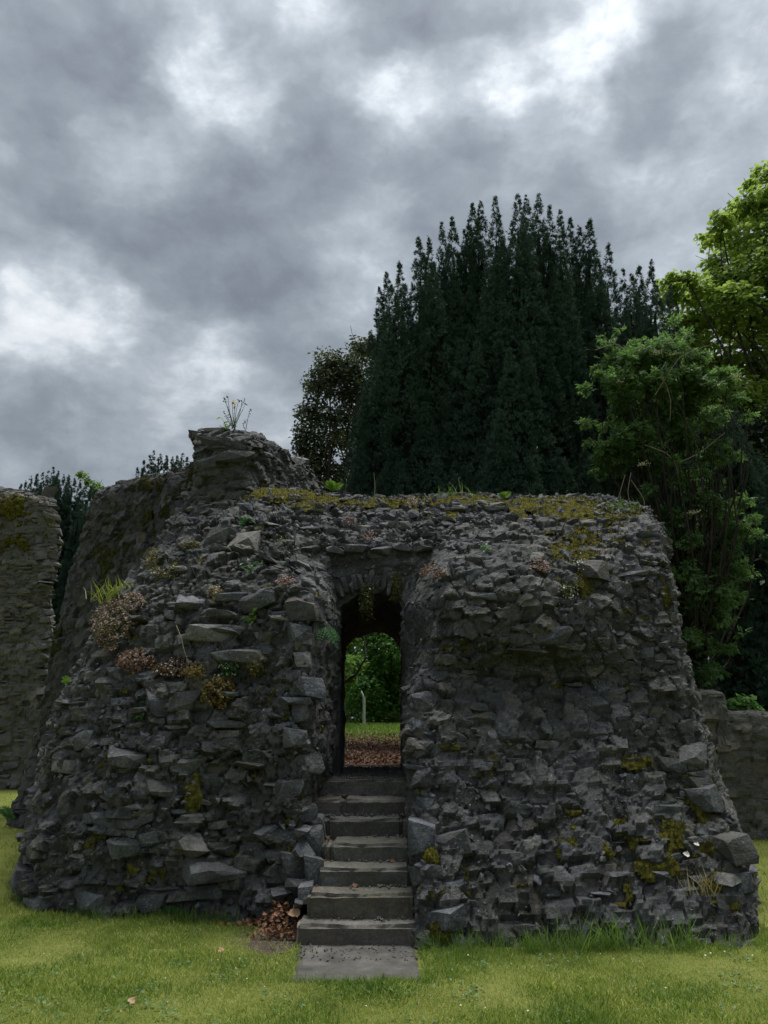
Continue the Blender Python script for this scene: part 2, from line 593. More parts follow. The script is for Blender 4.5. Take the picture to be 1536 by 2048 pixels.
def proto_block(rg, slope=0.0):
    pts = []
    kx, kz = rg.uniform(-.22, .22, 2)
    for sx in (-1, 1):
        for sy in (-1, 1):
            for sz in (-1, 1):
                c = np.array([sx, sy, sz]) * .5
                c = c * (1 - rg.random(3) * np.array([.3, .2, .3]))
                c[2] += kx * c[0]
                c[0] += kz * c[2]
                if sy < 0 and sz > 0:
                    c[2] -= slope * rg.uniform(.6, 1.3)
                if sy < 0 and sz < 0:
                    c[2] += .12 * rg.random()
                if rg.random() < .65:
                    for ax in range(3):
                        q = c.copy()
                        q[ax] *= 1 - rg.uniform(.15, .6)
                        pts.append(q)
                else:
                    pts.append(c)
    for _ in range(3):
        q = rg.uniform(-.35, .35, 3)
        q[1] = -.5 * rg.uniform(.9, 1.2)
        q[2] -= slope * .4
        pts.append(q)
    return hull(pts)

def proto_shard(rg):
    n = 11
    pts = rg.normal(size=(n, 3))
    pts /= np.linalg.norm(pts, axis=1, keepdims=True)
    pts *= np.array([.58, .55, .5]) * rg.uniform(.75, 1.1, (n, 1))
    return hull(pts)

prg = np.random.default_rng(3)
PROTO = [proto_block(prg, [.0, .35, .15, .55][i % 4]) for i in range(26)] + [proto_shard(prg) for _ in range(14)]
NBLOCK = 26
PMESH = {}
def proto_mesh(k, mat):
    key = (k, mat.name)
    if key not in PMESH:
        PMESH[key] = mesh_from('stone_block', PROTO[k][0], PROTO[k][1], mat)
    return PMESH[key]

# ------------------------------------------------------------------ control-grid patches
def catmull(C, t):
    """C (n,...) control values, t array in 0..n-1"""
    n = len(C)
    i = np.clip(np.floor(t).astype(int), 0, n - 2)
    f = t - i
    g = lambda k: C[np.clip(k, 0, n - 1)]
    p0, p1, p2, p3 = g(i - 1), g(i), g(i + 1), g(i + 2)
    f = f.reshape(f.shape + (1,) * (C.ndim - 1))
    tens = .35
    m1 = (p2 - p0) * tens
    m2 = (p3 - p1) * tens
    return (2 * f**3 - 3 * f**2 + 1) * p1 + (f**3 - 2 * f**2 + f) * m1 + (-2 * f**3 + 3 * f**2) * p2 + (f**3 - f**2) * m2

class Patch:
    """rows bottom to top; each point is (px, py, D) or (px, None, D, z)"""
    def __init__(self, rows, flip=False):
        self.C = np.array([[WZ(q[0], q[2], q[3]) if q[1] is None else W(*q) for q in r] for r in rows])
        # dense arc-length resampling table
        nr, nc = self.C.shape[:2]
        self.nv, self.nu = (nr - 1) * 14 + 1, (nc - 1) * 14 + 1
        tv = np.linspace(0, nr - 1, self.nv)
        tu = np.linspace(0, nc - 1, self.nu)
        A = catmull(self.C, tv)
        B = np.moveaxis(catmull(np.moveaxis(A, 1, 0), tu), 0, 1)
        self.G = B
        self.flip = flip
        self.low()
    def low(self):
        G = self.G
        # slow undulation so that courses are never ruler-straight
        du = np.gradient(G, axis=1)
        dv = np.gradient(G, axis=0)
        N = np.cross(du, dv)
        N /= np.linalg.norm(N, axis=2, keepdims=True) + 1e-9
        if self.flip:
            N = -N
        self.N = N
    def roughen(self, amp, freq=1.3):
        self.G = self.G + self.N * (amp * 2 * fbm(self.G * freq + 3.1, 3))[..., None]
        self.low()
    def bil(self, A, v, u):
        v = np.clip(np.asarray(v, float), 0, self.nv - 1.001)
        u = np.clip(np.asarray(u, float), 0, self.nu - 1.001)
        i = v.astype(int)
        j = u.astype(int)
        f = (v - i)[..., None]
        g = (u - j)[..., None]
        return (A[i, j] * (1 - f) + A[i + 1, j] * f) * (1 - g) + (A[i, j + 1] * (1 - f) + A[i + 1, j + 1] * f) * g
    def pos(self, v, u):
        return self.bil(self.G, v, u)
    def nor(self, v, u):
        n = self.bil(self.N, v, u)
        return n / (np.linalg.norm(n, axis=-1, keepdims=True) + 1e-9)
    def core(self, res=.05, amp=.03, inset=.03, skirt=.35, cell=(.17, .10), calm=None):
        G = self.G
        lu = np.linalg.norm(np.diff(G, axis=1), axis=2).sum(1).max()
        lv = np.linalg.norm(np.diff(G, axis=0), axis=2).sum(0).max()
        nu = max(8, int(lu / res))
        nv = max(8, int(lv / res))
        vv, uu = np.meshgrid(np.linspace(0, self.nv - 1.001, nv), np.linspace(0, self.nu - 1.001, nu), indexing='ij')
        P = self.pos(vv, uu)
        N = self.nor(vv, uu)
        Pw = P + .05 * np.stack([fbm(P * 4 + 1, 2), fbm(P * 4 + 21, 2), fbm(P * 4 + 41, 2)], -1)
        hf, gap, cid = facets(Pw, cell[0], cell[1], 1)
        h2, gap2, cid2 = facets(Pw, cell[0] * .45, cell[1] * .5, 2)
        h = amp * (1.5 * hf + .55 * h2 + 1.2 * fbm(P * 5.0, 3)) - inset
        h = h - amp * .45 * np.clip(1 - gap / .16, 0, 1) ** 2
        if calm is not None:
            h = h * calm(uu / (self.nu - 1))
        P = P + N * h[..., None]
        self.cid = np.where(gap > .05, cid, .25 + .1 * cid2).ravel()
        V = P.reshape(-1, 3)
        Fc = grid_faces(nv, nu)
        if self.flip:
            Fc = Fc[:, ::-1]
        # border skirt turned inwards gives the shell its thickness
        idx = np.arange(nv * nu).reshape(nv, nu)
        loop = np.concatenate([idx[0, :-1], idx[:-1, -1], idx[-1, :0:-1], idx[:0:-1, 0]])
        b = V[loop] - N.reshape(-1, 3)[loop] * skirt
        k = len(V)
        V = np.concatenate([V, b])
        m_ = len(loop)
        sk = np.stack([loop, np.arange(m_) + k, np.roll(np.arange(m_), -1) + k, np.roll(loop, -1)], 1)
        if self.flip:
            sk = sk[:, ::-1]
        return V, np.concatenate([Fc, sk])

    def stones(self, w=(.16, .38), h=(.08, .17), depth=.26, prot=(-.02, .06), fill=.93, jit=.12, shard=.15, vrange=None, urange=None,
               skip=None, level=.8, rg=rng, big=.0, gap=.0, tilt=.10):
        """stones laid in rough courses; returns a list of (proto, 3x3 scaled basis, centre, out, size)"""
        out = []
        G = self.G
        lv = np.linalg.norm(np.diff(G, axis=0), axis=2)        # (nv-1, nu)
        v = (vrange[0] if vrange else 0.0) * (self.nv - 1)
        vend = (vrange[1] if vrange else 1.0) * (self.nv - 1)
        u0 = (urange[0] if urange else 0.0) * (self.nu - 1)
        u1 = (urange[1] if urange else 1.0) * (self.nu - 1)
        med = np.median(lv, axis=1)
        while v < vend - .3:
            hh = rg.uniform(*h)
            i = int(min(v, self.nv - 2))
            vc = v
            acc = 0
            vn = v
            while acc < hh and vn < self.nv - 1:
                acc += med[min(int(vn), self.nv - 2)] * .5
                vn += .5
            vc = .5 * (v + vn)
            u = u0 - rg.random() * 2
            lu = np.linalg.norm(np.diff(self.pos(np.full(self.nu, vc), np.arange(self.nu)), axis=0), axis=1)
            while u < u1:
                ww = rg.uniform(*w) * (1.35 if rg.random() < .12 else 1)
                acc = 0
                un = max(u, 0)
                while acc < ww and un < self.nu - 1:
                    acc += lu[min(int(un), self.nu - 2)] * .5
                    un += .5
                uc = .5 * (max(u, 0) + un)
                # courses drift up and down; a tall stone may take two courses
                vj = vc + rg.normal(0, jit) * (vn - v)
                subs = [(0.0, hh)]
                if rg.random() < .28 and hh > .11:
                    subs = [(-.25, hh * .48), (.27, hh * .5)]
                for (dv_, h2) in subs:
                    vj2 = vj + dv_ * (vn - v)
                    P = self.pos(np.array(vj2), np.array(uc))
                    N = self.nor(np.array(vj2), np.array(uc))
                    du_ = self.pos(np.array(vj2), np.array(min(uc + .5, self.nu - 1.01))) - self.pos(np.array(vj2), np.array(max(uc - .5, 0)))
                    du_ = du_ / (np.linalg.norm(du_) + 1e-9)
                    if (skip is not None and skip(P)) or rg.random() < gap:
                        continue
                    X = du_ + rg.normal(0, tilt * .7, 3)
                    X[2] *= .6
                    X /= np.linalg.norm(X)
                    Zb = np.array([0, 0, 1.0]) * level + (1 - level) * np.cross(N, X) * np.sign(np.cross(N, X)[2] + 1e-6)
                    Zb = Zb + rg.normal(0, tilt, 3)
                    Yb = np.cross(Zb, X)
                    Yb /= np.linalg.norm(Yb)
                    if Yb @ N > 0:
                        Yb = -Yb          # local -y faces out
                    Zb = np.cross(X, Yb)
                    if Zb[2] < 0:
                        X = -X
                        Zb = np.cross(X, Yb)
                    pr = rg.uniform(*prot)
                    dd = depth * rg.uniform(.7, 1.3)
                    ctr = P + N * pr + Yb * dd * .5
                    k = rg.integers(0, NBLOCK) if rg.random() > shard else rg.integers(NBLOCK, len(PROTO))
                    sz = np.array([max(acc, .05) * fill * rg.uniform(.88, 1.06), dd, h2 * fill * rg.uniform(.85, 1.12)])
                    if rg.random() < big:
                        sz = sz * np.array([rg.uniform(1.3, 1.8), 1.2, rg.uniform(1.1, 1.4)])
                        ctr = ctr + N * rg.uniform(.0, .06)
                    out.append((int(k), np.stack([X, Yb, Zb], -1) * sz[None, :], ctr, N, sz))
                u = un
            v = vn
        return out

    def chips(self, n, size=(.03, .09), prot=(-.01, .02), skip=None, rg=rng):
        v = rg.uniform(0, self.nv - 1.01, n)
        u = rg.uniform(0, self.nu - 1.01, n)
        P = self.pos(v, u)
        N = self.nor(v, u)
        R = rand_rots(n, rg)
        s = rg.uniform(size[0], size[1], (n, 1)) * rg.uniform(.6, 1.3, (n, 3))
        P = P + N * rg.uniform(prot[0], prot[1], (n, 1))
        res = []
        ks = rg.integers(NBLOCK, len(PROTO), n)
        keep = np.ones(n, bool) if skip is None else np.array([not skip(q) for q in P])
        for k in range(NBLOCK, len(PROTO)):
            sel = (ks == k) & keep
            if sel.any():
                res.append(scatter(PROTO[k][0], PROTO[k][1], R[sel], P[sel], s[sel]))
        return join(res)

def stone_weight(st):
    k, Bm, c, N, sz = st
    px, py = to_px(c)
    tocam = np.array([0, 0, EYE]) - c
    d = np.linalg.norm(tocam)
    f = (tocam / d) @ N
    if f < .02 or px < -15 or px > 1550 or py < -10 or py > 2060:
        return 0.0
    return sz[0] * sz[2] / d**2 * (.4 + f)

def emit_stones(root, stones, mat, limit=300, name='stone', restname='rubble'):
    stones = sorted(stones, key=stone_weight, reverse=True)
    base = world_loc(root)
    ind = [s for s in stones[:limit] if stone_weight(s) > 0]
    rest = stones[len(ind):]
    for (k, Bm, c, N, sz) in ind:
        o = bpy.data.objects.new(name, proto_mesh(k, mat))
        M = Matrix.Identity(4)
        for r in range(3):
            for q in range(3):
                M[r][q] = Bm[r, q]
            M[r][3] = c[r] - base[r]
        COL.objects.link(o)
        o.parent = root
        o.matrix_basis = M
    if rest:
        parts = []
        for (k, Bm, c, N, sz) in rest:
            V, Fc = PROTO[k]
            parts.append((V @ Bm.T + c, Fc))
        V, Fc = join(parts)
        part(restname, V, Fc, mat, root, kind='stuff')

# ------------------------------------------------------------------ the gate ruin
ruin = thing('ruined_gateway', 'dark rubble stone ruin with a narrow arched doorway at the top of steps', 'ruin', (0, 7.5, 0))

L = Patch([
    [(75, None, 11.5, -.15), (42, None, 7.75, -.15), (180, None, 7.02, -.15), (330, None, 6.95, -.15), (450, None, 6.9, -.15), (585, None, 6.72, -.15), (640, None, 7.6, -.15)],
    [(95, 1560, 11.5), (54, 1680, 7.85), (190, 1680, 7.1), (330, 1690, 7.0), (460, 1690, 6.98), (592, 1690, 6.95), (632, 1640, 7.6)],
    [(120, 1440, 11.3), (98, 1500, 8.05), (210, 1500, 7.35), (330, 1500, 7.2), (470, 1500, 7.15), (606, 1520, 7.05), (674, 1500, 8.2)],
    [(160, 1340, 11), (140, 1370, 8.3), (230, 1350, 7.65), (350, 1350, 7.4), (480, 1350, 7.3), (618, 1370, 7.15), (678, 1380, 8.2)],
    [(240, 1200, 10.8), (212, 1225, 8.7), (290, 1205, 8.0), (380, 1200, 7.7), (500, 1200, 7.5), (636, 1195, 7.3), (680, 1250, 8.2)],
    [(320, 1090, 10.6), (296, 1130, 9.0), (360, 1115, 8.45), (430, 1110, 8.2), (520, 1115, 8.0), (622, 1165, 7.6), (676, 1200, 8.15)],
    [(370, 1010, 10.4), (348, 1048, 9.4), (400, 1045, 9.0), (460, 1045, 8.8), (540, 1060, 8.5), (590, 1100, 8.2), (660, 1120, 8.2)],
    [(392, 960, 10.4), (386, 985, 9.75), (420, 985, 9.65), (470, 985, 9.6), (540, 1000, 9.4), (600, 1040, 8.9), (660, 1060, 8.8)],
])
R_ = Patch([
    [(815, None, 8.0, -.15), (843, None, 6.15, -.15), (960, None, 6.12, -.15), (1100, None, 6.12, -.15), (1250, None, 6.15, -.15), (1400, None, 6.2, -.15), (1535, None, 6.3, -.15), (1505, None, 9.5, -.15)],
    [(822, 1640, 8.0), (832, 1740, 6.35), (960, 1740, 6.4), (1100, 1740, 6.4), (1250, 1735, 6.45), (1390, 1725, 6.55), (1488, 1715, 6.75), (1470, 1640, 9.5)],
    [(812, 1540, 8.1), (826, 1600, 6.75), (960, 1600, 6.7), (1100, 1595, 6.7), (1240, 1590, 6.8), (1350, 1585, 6.9), (1434, 1580, 7.1), (1425, 1520, 9.5)],
    [(808, 1450, 8.15), (824, 1470, 6.95), (950, 1465, 6.9), (1090, 1460, 6.95), (1220, 1460, 7.05), (1320, 1455, 7.1), (1398, 1450, 7.3), (1390, 1420, 9.5)],
    [(807, 1370, 8.15), (828, 1380, 7.1), (930, 1350, 7.2), (1080, 1345, 7.3), (1190, 1350, 7.32), (1290, 1345, 7.25), (1372, 1340, 7.4), (1365, 1330, 9.5)],
    [(807, 1290, 8.15), (872, 1290, 7.25), (930, 1285, 7.06), (1060, 1285, 7.03), (1165, 1285, 7.08), (1270, 1270, 7.32), (1358, 1265, 7.45), (1350, 1260, 9.5)],
    [(809, 1215, 8.15), (872, 1210, 7.35), (930, 1200, 7.12), (1060, 1190, 7.08), (1165, 1200, 7.15), (1260, 1190, 7.42), (1344, 1185, 7.55), (1338, 1180, 9.5)],
    [(830, 1175, 8.15), (880, 1150, 7.6), (940, 1128, 7.4), (1060, 1118, 7.38), (1160, 1135, 7.42), (1250, 1120, 7.6), (1334, 1120, 7.7), (1325, 1120, 9.5)],
    [(860, 1110, 8.25), (900, 1095, 8.15), (960, 1085, 8.1), (1060, 1078, 8.1), (1160, 1085, 8.1), (1240, 1075, 8.05), (1328, 1078, 7.95), (1320, 1078, 9.5)],
    [(870, 1060, 8.6), (905, 1050, 8.6), (960, 1045, 8.6), (1060, 1035, 8.6), (1160, 1040, 8.6), (1230, 1040, 8.6), (1302, 1034, 8.55), (1296, 1036, 9.5)],
])
tx = [478, 580, 680, 780, 880, 980, 1080, 1180, 1250, 1302]
TOP = Patch([
    [(x, y, d) for x, y, d in zip(tx, [1080, 1096, 1096, 1094, 1094, 1088, 1082, 1088, 1080, 1062], [8.9, 8.32, 8.25, 8.25, 8.25, 8.22, 8.22, 8.22, 8.2, 8.4])],
    [(x, y, d) for x, y, d in zip(tx, [1030, 1047, 1052, 1050, 1047, 1044, 1037, 1040, 1044, 1047], [9.2, 8.7, 8.65, 8.65, 8.65, 8.65, 8.65, 8.65, 8.65, 8.7])],
    [(x, y, d) for x, y, d in zip(tx, [995, 1003, 1010, 1013, 1014, 1012, 1007, 1010, 1023, 1041], [9.4, 9.2, 9.15, 9.15, 9.15, 9.15, 9.15, 9.15, 9.1, 9.0])],
    [(x, y, d) for x, y, d in zip(tx, [973, 980, 992, 998, 997, 995, 995, 999, 1008, 1024], [9.8, 9.65, 9.6, 9.6, 9.6, 9.6, 9.6, 9.6, 9.5, 9.3])],
    [(x, y, d) for x, y, d in zip(tx, [985, 992, 1002, 1008, 1006, 1004, 1004, 1008, 1016, 1030], [10.4] * 10)],
    [(x, y, d) for x, y, d in zip(tx, [1160] * 10, [10.75] * 10)],
])
ARCH = [(600, 1262), (640, 1235), (664, 1213), (684, 1196), (710, 1186), (738, 1183), (772, 1187), (802, 1202), (822, 1228), (860, 1262)]
MID = Patch([
    [(x, y, 8.22) for x, y in ARCH],
    [(x, y, 8.24) for x, y in zip([575, 620, 650, 675, 705, 738, 775, 812, 840, 880], [1170, 1165, 1160, 1150, 1142, 1140, 1143, 1152, 1165, 1172])],
    [(x, y, 8.28) for x, y in zip([560, 602, 636, 668, 702, 738, 778, 820, 860, 905], [1085] * 10)],
])
tl = []
for D, xl, xr, ap, spz in ((8.22, 679, 807, 1184, 1212), (9.4, 684, 805, 1226, 1252), (10.75, 690, 803, 1266, 1292)):
    w_ = xr - xl
    tl.append([(xl, None, D, .7), (xl, None, D, 1.7), (xl, spz + 30, D), (xl + w_ * .06, spz, D), (xl + w_ * .28, ap + 7, D), (xl + w_ * .55, ap, D), (xl + w_ * .8, ap + 8, D), (xr - 4, spz, D), (xr, spz + 30, D), (xr, None, D, 1.7), (xr, None, D, .7)])
TUN = Patch(tl, flip=False)
for p_, am in ((L, .09), (R_, .08), (TOP, .06), (MID, .02), (TUN, .02)):
    p_.roughen(am)
# passage normals must look inwards
c_t = TUN.G.reshape(-1, 3).mean(0)
if ((c_t - TUN.G[10, 5]) @ TUN.N[10, 5]) < 0:
    TUN.flip = True
    TUN.low()

BV = []
def add_core(patch, root, mat, name='core', **kw):
    V, Fc = patch.core(**kw)
    o = part(name, V, Fc, mat, root, smooth=False)
    at = o.data.attributes.new('cell', 'FLOAT', 'POINT')
    cv = np.full(len(V), .5, np.float32)
    cv[:len(patch.cid)] = patch.cid
    at.data.foreach_set('value', cv)
    BV.append(BVHTree.FromPolygons([tuple(v) for v in V], [tuple(int(i) for i in f) for f in Fc]))
    return o
def hit(px, py):
    d = Vector(pix_dir(px, py)).normalized()
    best = None
    for b in BV:
        loc, nor, idx, dist = b.ray_cast(Vector((0, 0, EYE)), d)
        if loc is not None and (best is None or dist < best[2]):
            n = np.array(nor)
            if n @ np.array(d) > 0:
                n = -n
            best = (np.array(loc), n, dist)
    return best if best else (W(px, py, 8.0), np.array([0, -1.0, 0]), 8.0)

add_core(L, ruin, M_MORTAR, 'rubble_core', res=.026, amp=.055, inset=.004, cell=(.2, .12), calm=lambda u: np.where(u > .83, .35, 1.0))
add_core(R_, ruin, M_MORTAR, 'rubble_core', res=.026, amp=.045, inset=.0, cell=(.2, .13), calm=lambda u: np.where(u < .12, .35, 1.0))
add_core(TOP, ruin, M_MORTAR, 'wall_top', res=.028, amp=.06, cell=(.14, .12))
add_core(MID, ruin, M_MORTAR, 'arch_face', res=.03, amp=.02, inset=.01, skirt=.25)
add_core(TUN, ruin, M_MORTAR, 'passage_vault', res=.06, amp=.02, inset=.0, skirt=.2)

st = []
st += L.stones(w=(.10, .26), h=(.065, .18), prot=(-.08, .035), jit=.45, shard=.26, urange=(0, .80), big=.07, gap=.24, tilt=.11, level=.6, depth=.22)
st += L.stones(w=(.26, .44), h=(.16, .27), prot=(-.06, .03), jit=.4, shard=.2, urange=(.12, .78), vrange=(0, .36), gap=.62, tilt=.10, level=.7)
st += L.stones(w=(.16, .34), h=(.14, .26), prot=(-.05, -.01), jit=.05, shard=.0, urange=(.84, 1), depth=.2, tilt=.04)
st += R_.stones(w=(.09, .24), h=(.06, .16), prot=(-.085, .012), jit=.45, shard=.2, urange=(.12, 1), big=.06, gap=.34, tilt=.09, level=.6, depth=.22)
st += R_.stones(w=(.22, .38), h=(.13, .22), prot=(-.07, .01), jit=.4, shard=.15, urange=(.14, .85), vrange=(0, .5), gap=.72, tilt=.09, level=.7)
st += R_.stones(w=(.16, .34), h=(.12, .22), prot=(-.05, -.01), jit=.08, shard=.0, urange=(0, .12), depth=.2, tilt=.04)
st += TOP.stones(w=(.12, .30), h=(.08, .17), prot=(-.05, .04), jit=.25, shard=.5, level=.35, vrange=(.06, .85), gap=.15)
# straight row of squared blocks above the arch
for k, px in enumerate(range(575, 925, 46)):
    c = W(px + random.uniform(-4, 4), 1096 + random.uniform(-3, 3), 8.24)
    s = np.array([.24 * random.uniform(.85, 1.1), .3, .135 * random.uniform(.85, 1.1)])
    st.append((int(rng.integers(0, NBLOCK)), np.eye(3) * s[None, :], c + np.array([0, .09, 0]), np.array([0, -1.0, 0]), s))
emit_stones(ruin, st, M_STONE, 300)
ch = join([L.chips(900, (.025, .08), (-.02, .01)), R_.chips(700, (.025, .08), (-.02, .01)), TOP.chips(1200, (.03, .10), (-.01, .03)), MID.chips(160, (.02, .06))])
part('rubble_chips', ch[0], ch[1], M_STONE, ruin, kind='stuff')
# voussoirs fanning over the arch
nvs = 19
for k in range(nvs):
    u = (1.5 + 6.6 * (k + .5) / nvs) / 9 * (MID.nu - 1)
    a = MID.pos(np.array(0.0), np.array(u))
    b = MID.pos(np.array((MID.nv - 1) * .55), np.array(u))
    ax = b - a
    ln = np.linalg.norm(ax) * random.uniform(.8, 1.1)
    Z = ax / np.linalg.norm(ax)
    Y = np.array([0, 1.0, 0])
    X = np.cross(Y, Z)
    X /= np.linalg.norm(X)
    Y = np.cross(Z, X)
    s = np.array([random.uniform(.055, .085), .3, ln])
    c = a + Z * ln * .5 + Y * (.15 - random.uniform(.035, .075)) - Z * .02
    kk = int(rng.integers(0, NBLOCK))
    o = bpy.data.objects.new('voussoir', proto_mesh(kk, M_STONE))
    B = np.stack([X, Y, Z], -1) * s[None, :]
    Mx = Matrix([[*B[r], c[r] - world_loc(ruin)[r]] for r in range(3)] + [[0, 0, 0, 1]])
    COL.objects.link(o)
    o.parent = ruin
    o.matrix_basis = Mx

# boulders that stand out of the face: px, py, width px, height px, proud m
def set_stone(px, py, wpx, hpx, proud, k, tilt=0.0, name='stone', mat=M_STONE, root=ruin):
    P, N, dist = hit(px, py)
    dep = dist / np.linalg.norm(pix_dir(px, py))
    n = N.copy()
    n[2] *= .3
    n = n + np.array([0, -.6, 0])
    n /= np.linalg.norm(n)
    s = np.array([wpx / F_PX * dep, .3, hpx / F_PX * dep])
    Y = -n
    X = np.cross(Y, np.array([math.sin(tilt), 0, math.cos(tilt)]))
    X /= np.linalg.norm(X)
    Z = np.cross(X, Y)
    c = P + n * (proud - .15)
    B = np.stack([X, Y, Z], -1) * s[None, :]
    o = bpy.data.objects.new(name, proto_mesh(k, mat))
    COL.objects.link(o)
    o.parent = root
    b0 = world_loc(root)
    o.matrix_basis = Matrix([[*B[r], c[r] - b0[r]] for r in range(3)] + [[0, 0, 0, 1]])
    return o
for q in [(432, 1735, 130, 52, .15, 3, .05), (382, 1695, 85, 60, .15, 29, .1), (255, 1515, 80, 48, .12, 5, -.1), (320, 1562, 60, 60, .1, 7, 0),
          (605, 1212, 66, 62, .06, 9, 0), (325, 1402, 62, 66, .04, 11, 0), (368, 1405, 60, 48, .04, 12, 0), (222, 1365, 75, 60, .1, 31, 0),
          (430, 1268, 110, 44, .14, 14, .03), (480, 1310, 120, 48, .12, 15, -.04), (520, 1202, 90, 38, .1, 16, -.16), (400, 1205, 100, 46, .06, 17, 0),
          (440, 1076, 60, 52, .1, 18, 0), (490, 1085, 66, 60, .1, 19, 0), (1100, 1275, 90, 50, .05, 20, 0), (1165, 1135, 80, 48, .06, 21, .1),
          (1385, 1510, 62, 60, .05, 22, 0), (1405, 1600, 56, 60, .06, 2, 0), (1450, 1700, 66, 54, .06, 4, 0), (1480, 1765, 52, 52, .05, 6, 0),
          (845, 1680, 60, 76, .05, 8, 0), (905, 1690, 74, 66, .03, 10, 0), (880, 1830, 70, 66, .05, 13, 0), (870, 1740, 50, 46, .04, 1, 0),
          (620, 1690, 60, 72, .06, 33, 0), (560, 1665, 60, 40, .06, 34, 0), (590, 1735, 60, 60, .05, 0, 0), (600, 1660, 56, 34, .12, 35, 0), (300, 1795, 72, 52, .04, 23, 0), (170, 1805, 90, 48, .03, 24, 0), (250, 1690, 76, 56, .05, 25, .05),
          (602, 1270, 50, 46, .03, 0, 0), (606, 1320, 40, 46, .02, 2, 0), (598, 1372, 50, 44, .03, 4, 0), (600, 1424, 38, 50, .02, 6, 0), (590, 1478, 52, 46, .03, 8, 0), (590, 1530, 38, 44, .02, 10, 0), (580, 1585, 50, 52, .03, 12, 0), (580, 1632, 40, 36, .02, 14, 0),
          (846, 1402, 46, 44, .02, 16, 0), (842, 1452, 36, 44, .02, 18, 0), (846, 1504, 46, 46, .02, 20, 0), (842, 1556, 36, 46, .02, 22, 0), (848, 1612, 46, 40, .02, 24, 0),
          (660, 985, 50, 30, .06, 36, .2), (1000, 1010, 44, 26, .05, 30, .1), (1300, 1085, 50, 40, .04, 27, 0)]:
    set_stone(*q)
def put_stone(px, py, D, wpx, hpx, k, yaw=0., roll=0., dep=.26, mat=M_STONE, root=ruin):
    c = W(px, py, D)
    sc_ = D / pix_dir(px, py)[1] / F_PX
    Mx = Matrix.Rotation(yaw, 3, 'Z') @ Matrix.Rotation(roll, 3, 'Y')
    B = np.array(Mx) * np.array([wpx * sc_, dep, hpx * sc_])[None, :]
    c = c + np.array([0, dep * .5, 0])
    o = bpy.data.objects.new('stone', proto_mesh(k, mat))
    COL.objects.link(o)
    o.parent = root
    b0 = world_loc(root)
    o.matrix_basis = Matrix([[*B[r], c[r] - b0[r]] for r in range(3)] + [[0, 0, 0, 1]])
for q in [(625, 1748, 6.66, 44, 66, 0, .1), (590, 1775, 6.66, 56, 70, 33, 0), (628, 1690, 6.95, 40, 70, 2, 0), (600, 1712, 6.8, 60, 56, 29, .2), (560, 1790, 6.7, 54, 44, 31, 0),
          (632, 1655, 7.3, 44, 46, 4, 0), (606, 1662, 7.0, 46, 40, 35, .1), (575, 1745, 6.78, 50, 48, 27, 0), (545, 1745, 6.8, 46, 50, 37, 0), (610, 1790, 6.5, 34, 44, 6, 0), (540, 1800, 6.78, 50, 34, 10, 0), (596, 1812, 6.42, 30, 26, 30, 0)]:
    put_stone(*q)
emit = set_stone(592, 1052, 26, 14, .05, 32, .3, mat=M_PALE)
emit['label'] = 'pale clean broken stone'

# ------------------------------------------------------------------ round tower wall behind on the left
tower = thing('tower_wall', 'tall curved dark tower wall behind the left side of the ruined gateway', 'wall', (-3.8, 11.5, 0))
TW = Patch([
    [(60, None, 16, -.15), (10, None, 13.2, -.15), (150, None, 11.6, -.15), (300, None, 10.6, -.15), (430, None, 10.2, -.15)],
    [(110, 1480, 16), (70, 1490, 13.1), (170, 1470, 11.8), (300, 1440, 10.8), (430, 1400, 10.3)],
    [(150, 1250, 16), (118, 1250, 13), (210, 1220, 12), (310, 1180, 11.1), (440, 1150, 10.5)],
    [(190, 1110, 16), (155, 1100, 13), (240, 1080, 12.1), (325, 1050, 11.3), (440, 1020, 10.6)],
    [(225, 1005, 16), (190, 990, 13), (265, 968, 12.2), (345, 948, 11.4), (440, 922, 10.7)],
    [(245, 1000, 16.5), (215, 984, 13.8), (290, 966, 13), (370, 946, 12.3), (450, 918, 11.6)],
])
TW.roughen(.05)
add_core(TW, tower, M_TOWERM, 'rubble_core', res=.04, amp=.045, inset=.0, cell=(.26, .17))
emit_stones(tower, TW.stones(w=(.16, .46), h=(.10, .26), prot=(-.07, .0), jit=.3, shard=.15, fill=.97, gap=.2, tilt=.06, vrange=(0, .93)), M_TOWER, 300)

# ------------------------------------------------------------------ tall wall stump
stump = thing('wall_stump', 'tall broken stone wall stump with a flowering weed on top', 'wall', W(500, 1040, 9.9))
S_ = Patch([
    [(405, 1060, 11), (378, 1060, 9.6), (498, 1060, 9.35), (570, 1040, 10.8), (645, 1020, 12.2), (660, 1015, 12.6)],
    [(410, 960, 11), (388, 970, 9.75), (496, 975, 9.5), (572, 965, 10.8), (634, 988, 12.2), (650, 990, 12.6)],
    [(412, 910, 11), (392, 915, 9.8), (499, 915, 9.55), (572, 915, 10.8), (620, 950, 12.2), (635, 955, 12.6)],
    [(412, 872, 11), (394, 884, 9.85), (503, 880, 9.62), (568, 902, 10.8), (608, 936, 12.2), (620, 930, 12.6)],
    [(425, 862, 11.2), (402, 868, 10.2), (500, 864, 9.95), (552, 892, 11.0), (598, 924, 12.2), (606, 916, 12.6)],
    [(440, 862, 11.6), (425, 872, 11.0), (470, 870, 10.8), (520, 892, 11.6), (570, 918, 12.6), (590, 915, 12.8)],
])
S_.roughen(.03)
add_core(S_, stump, M_MORTAR, 'rubble_core', res=.03, amp=.045, inset=.01, cell=(.26, .12))
ss = S_.stones(w=(.16, .42), h=(.08, .2), prot=(-.05, .02), jit=.2, shard=.12, depth=.2, gap=.12, tilt=.07, vrange=(0, .95))
emit_stones(stump, ss, M_STONE, 300)
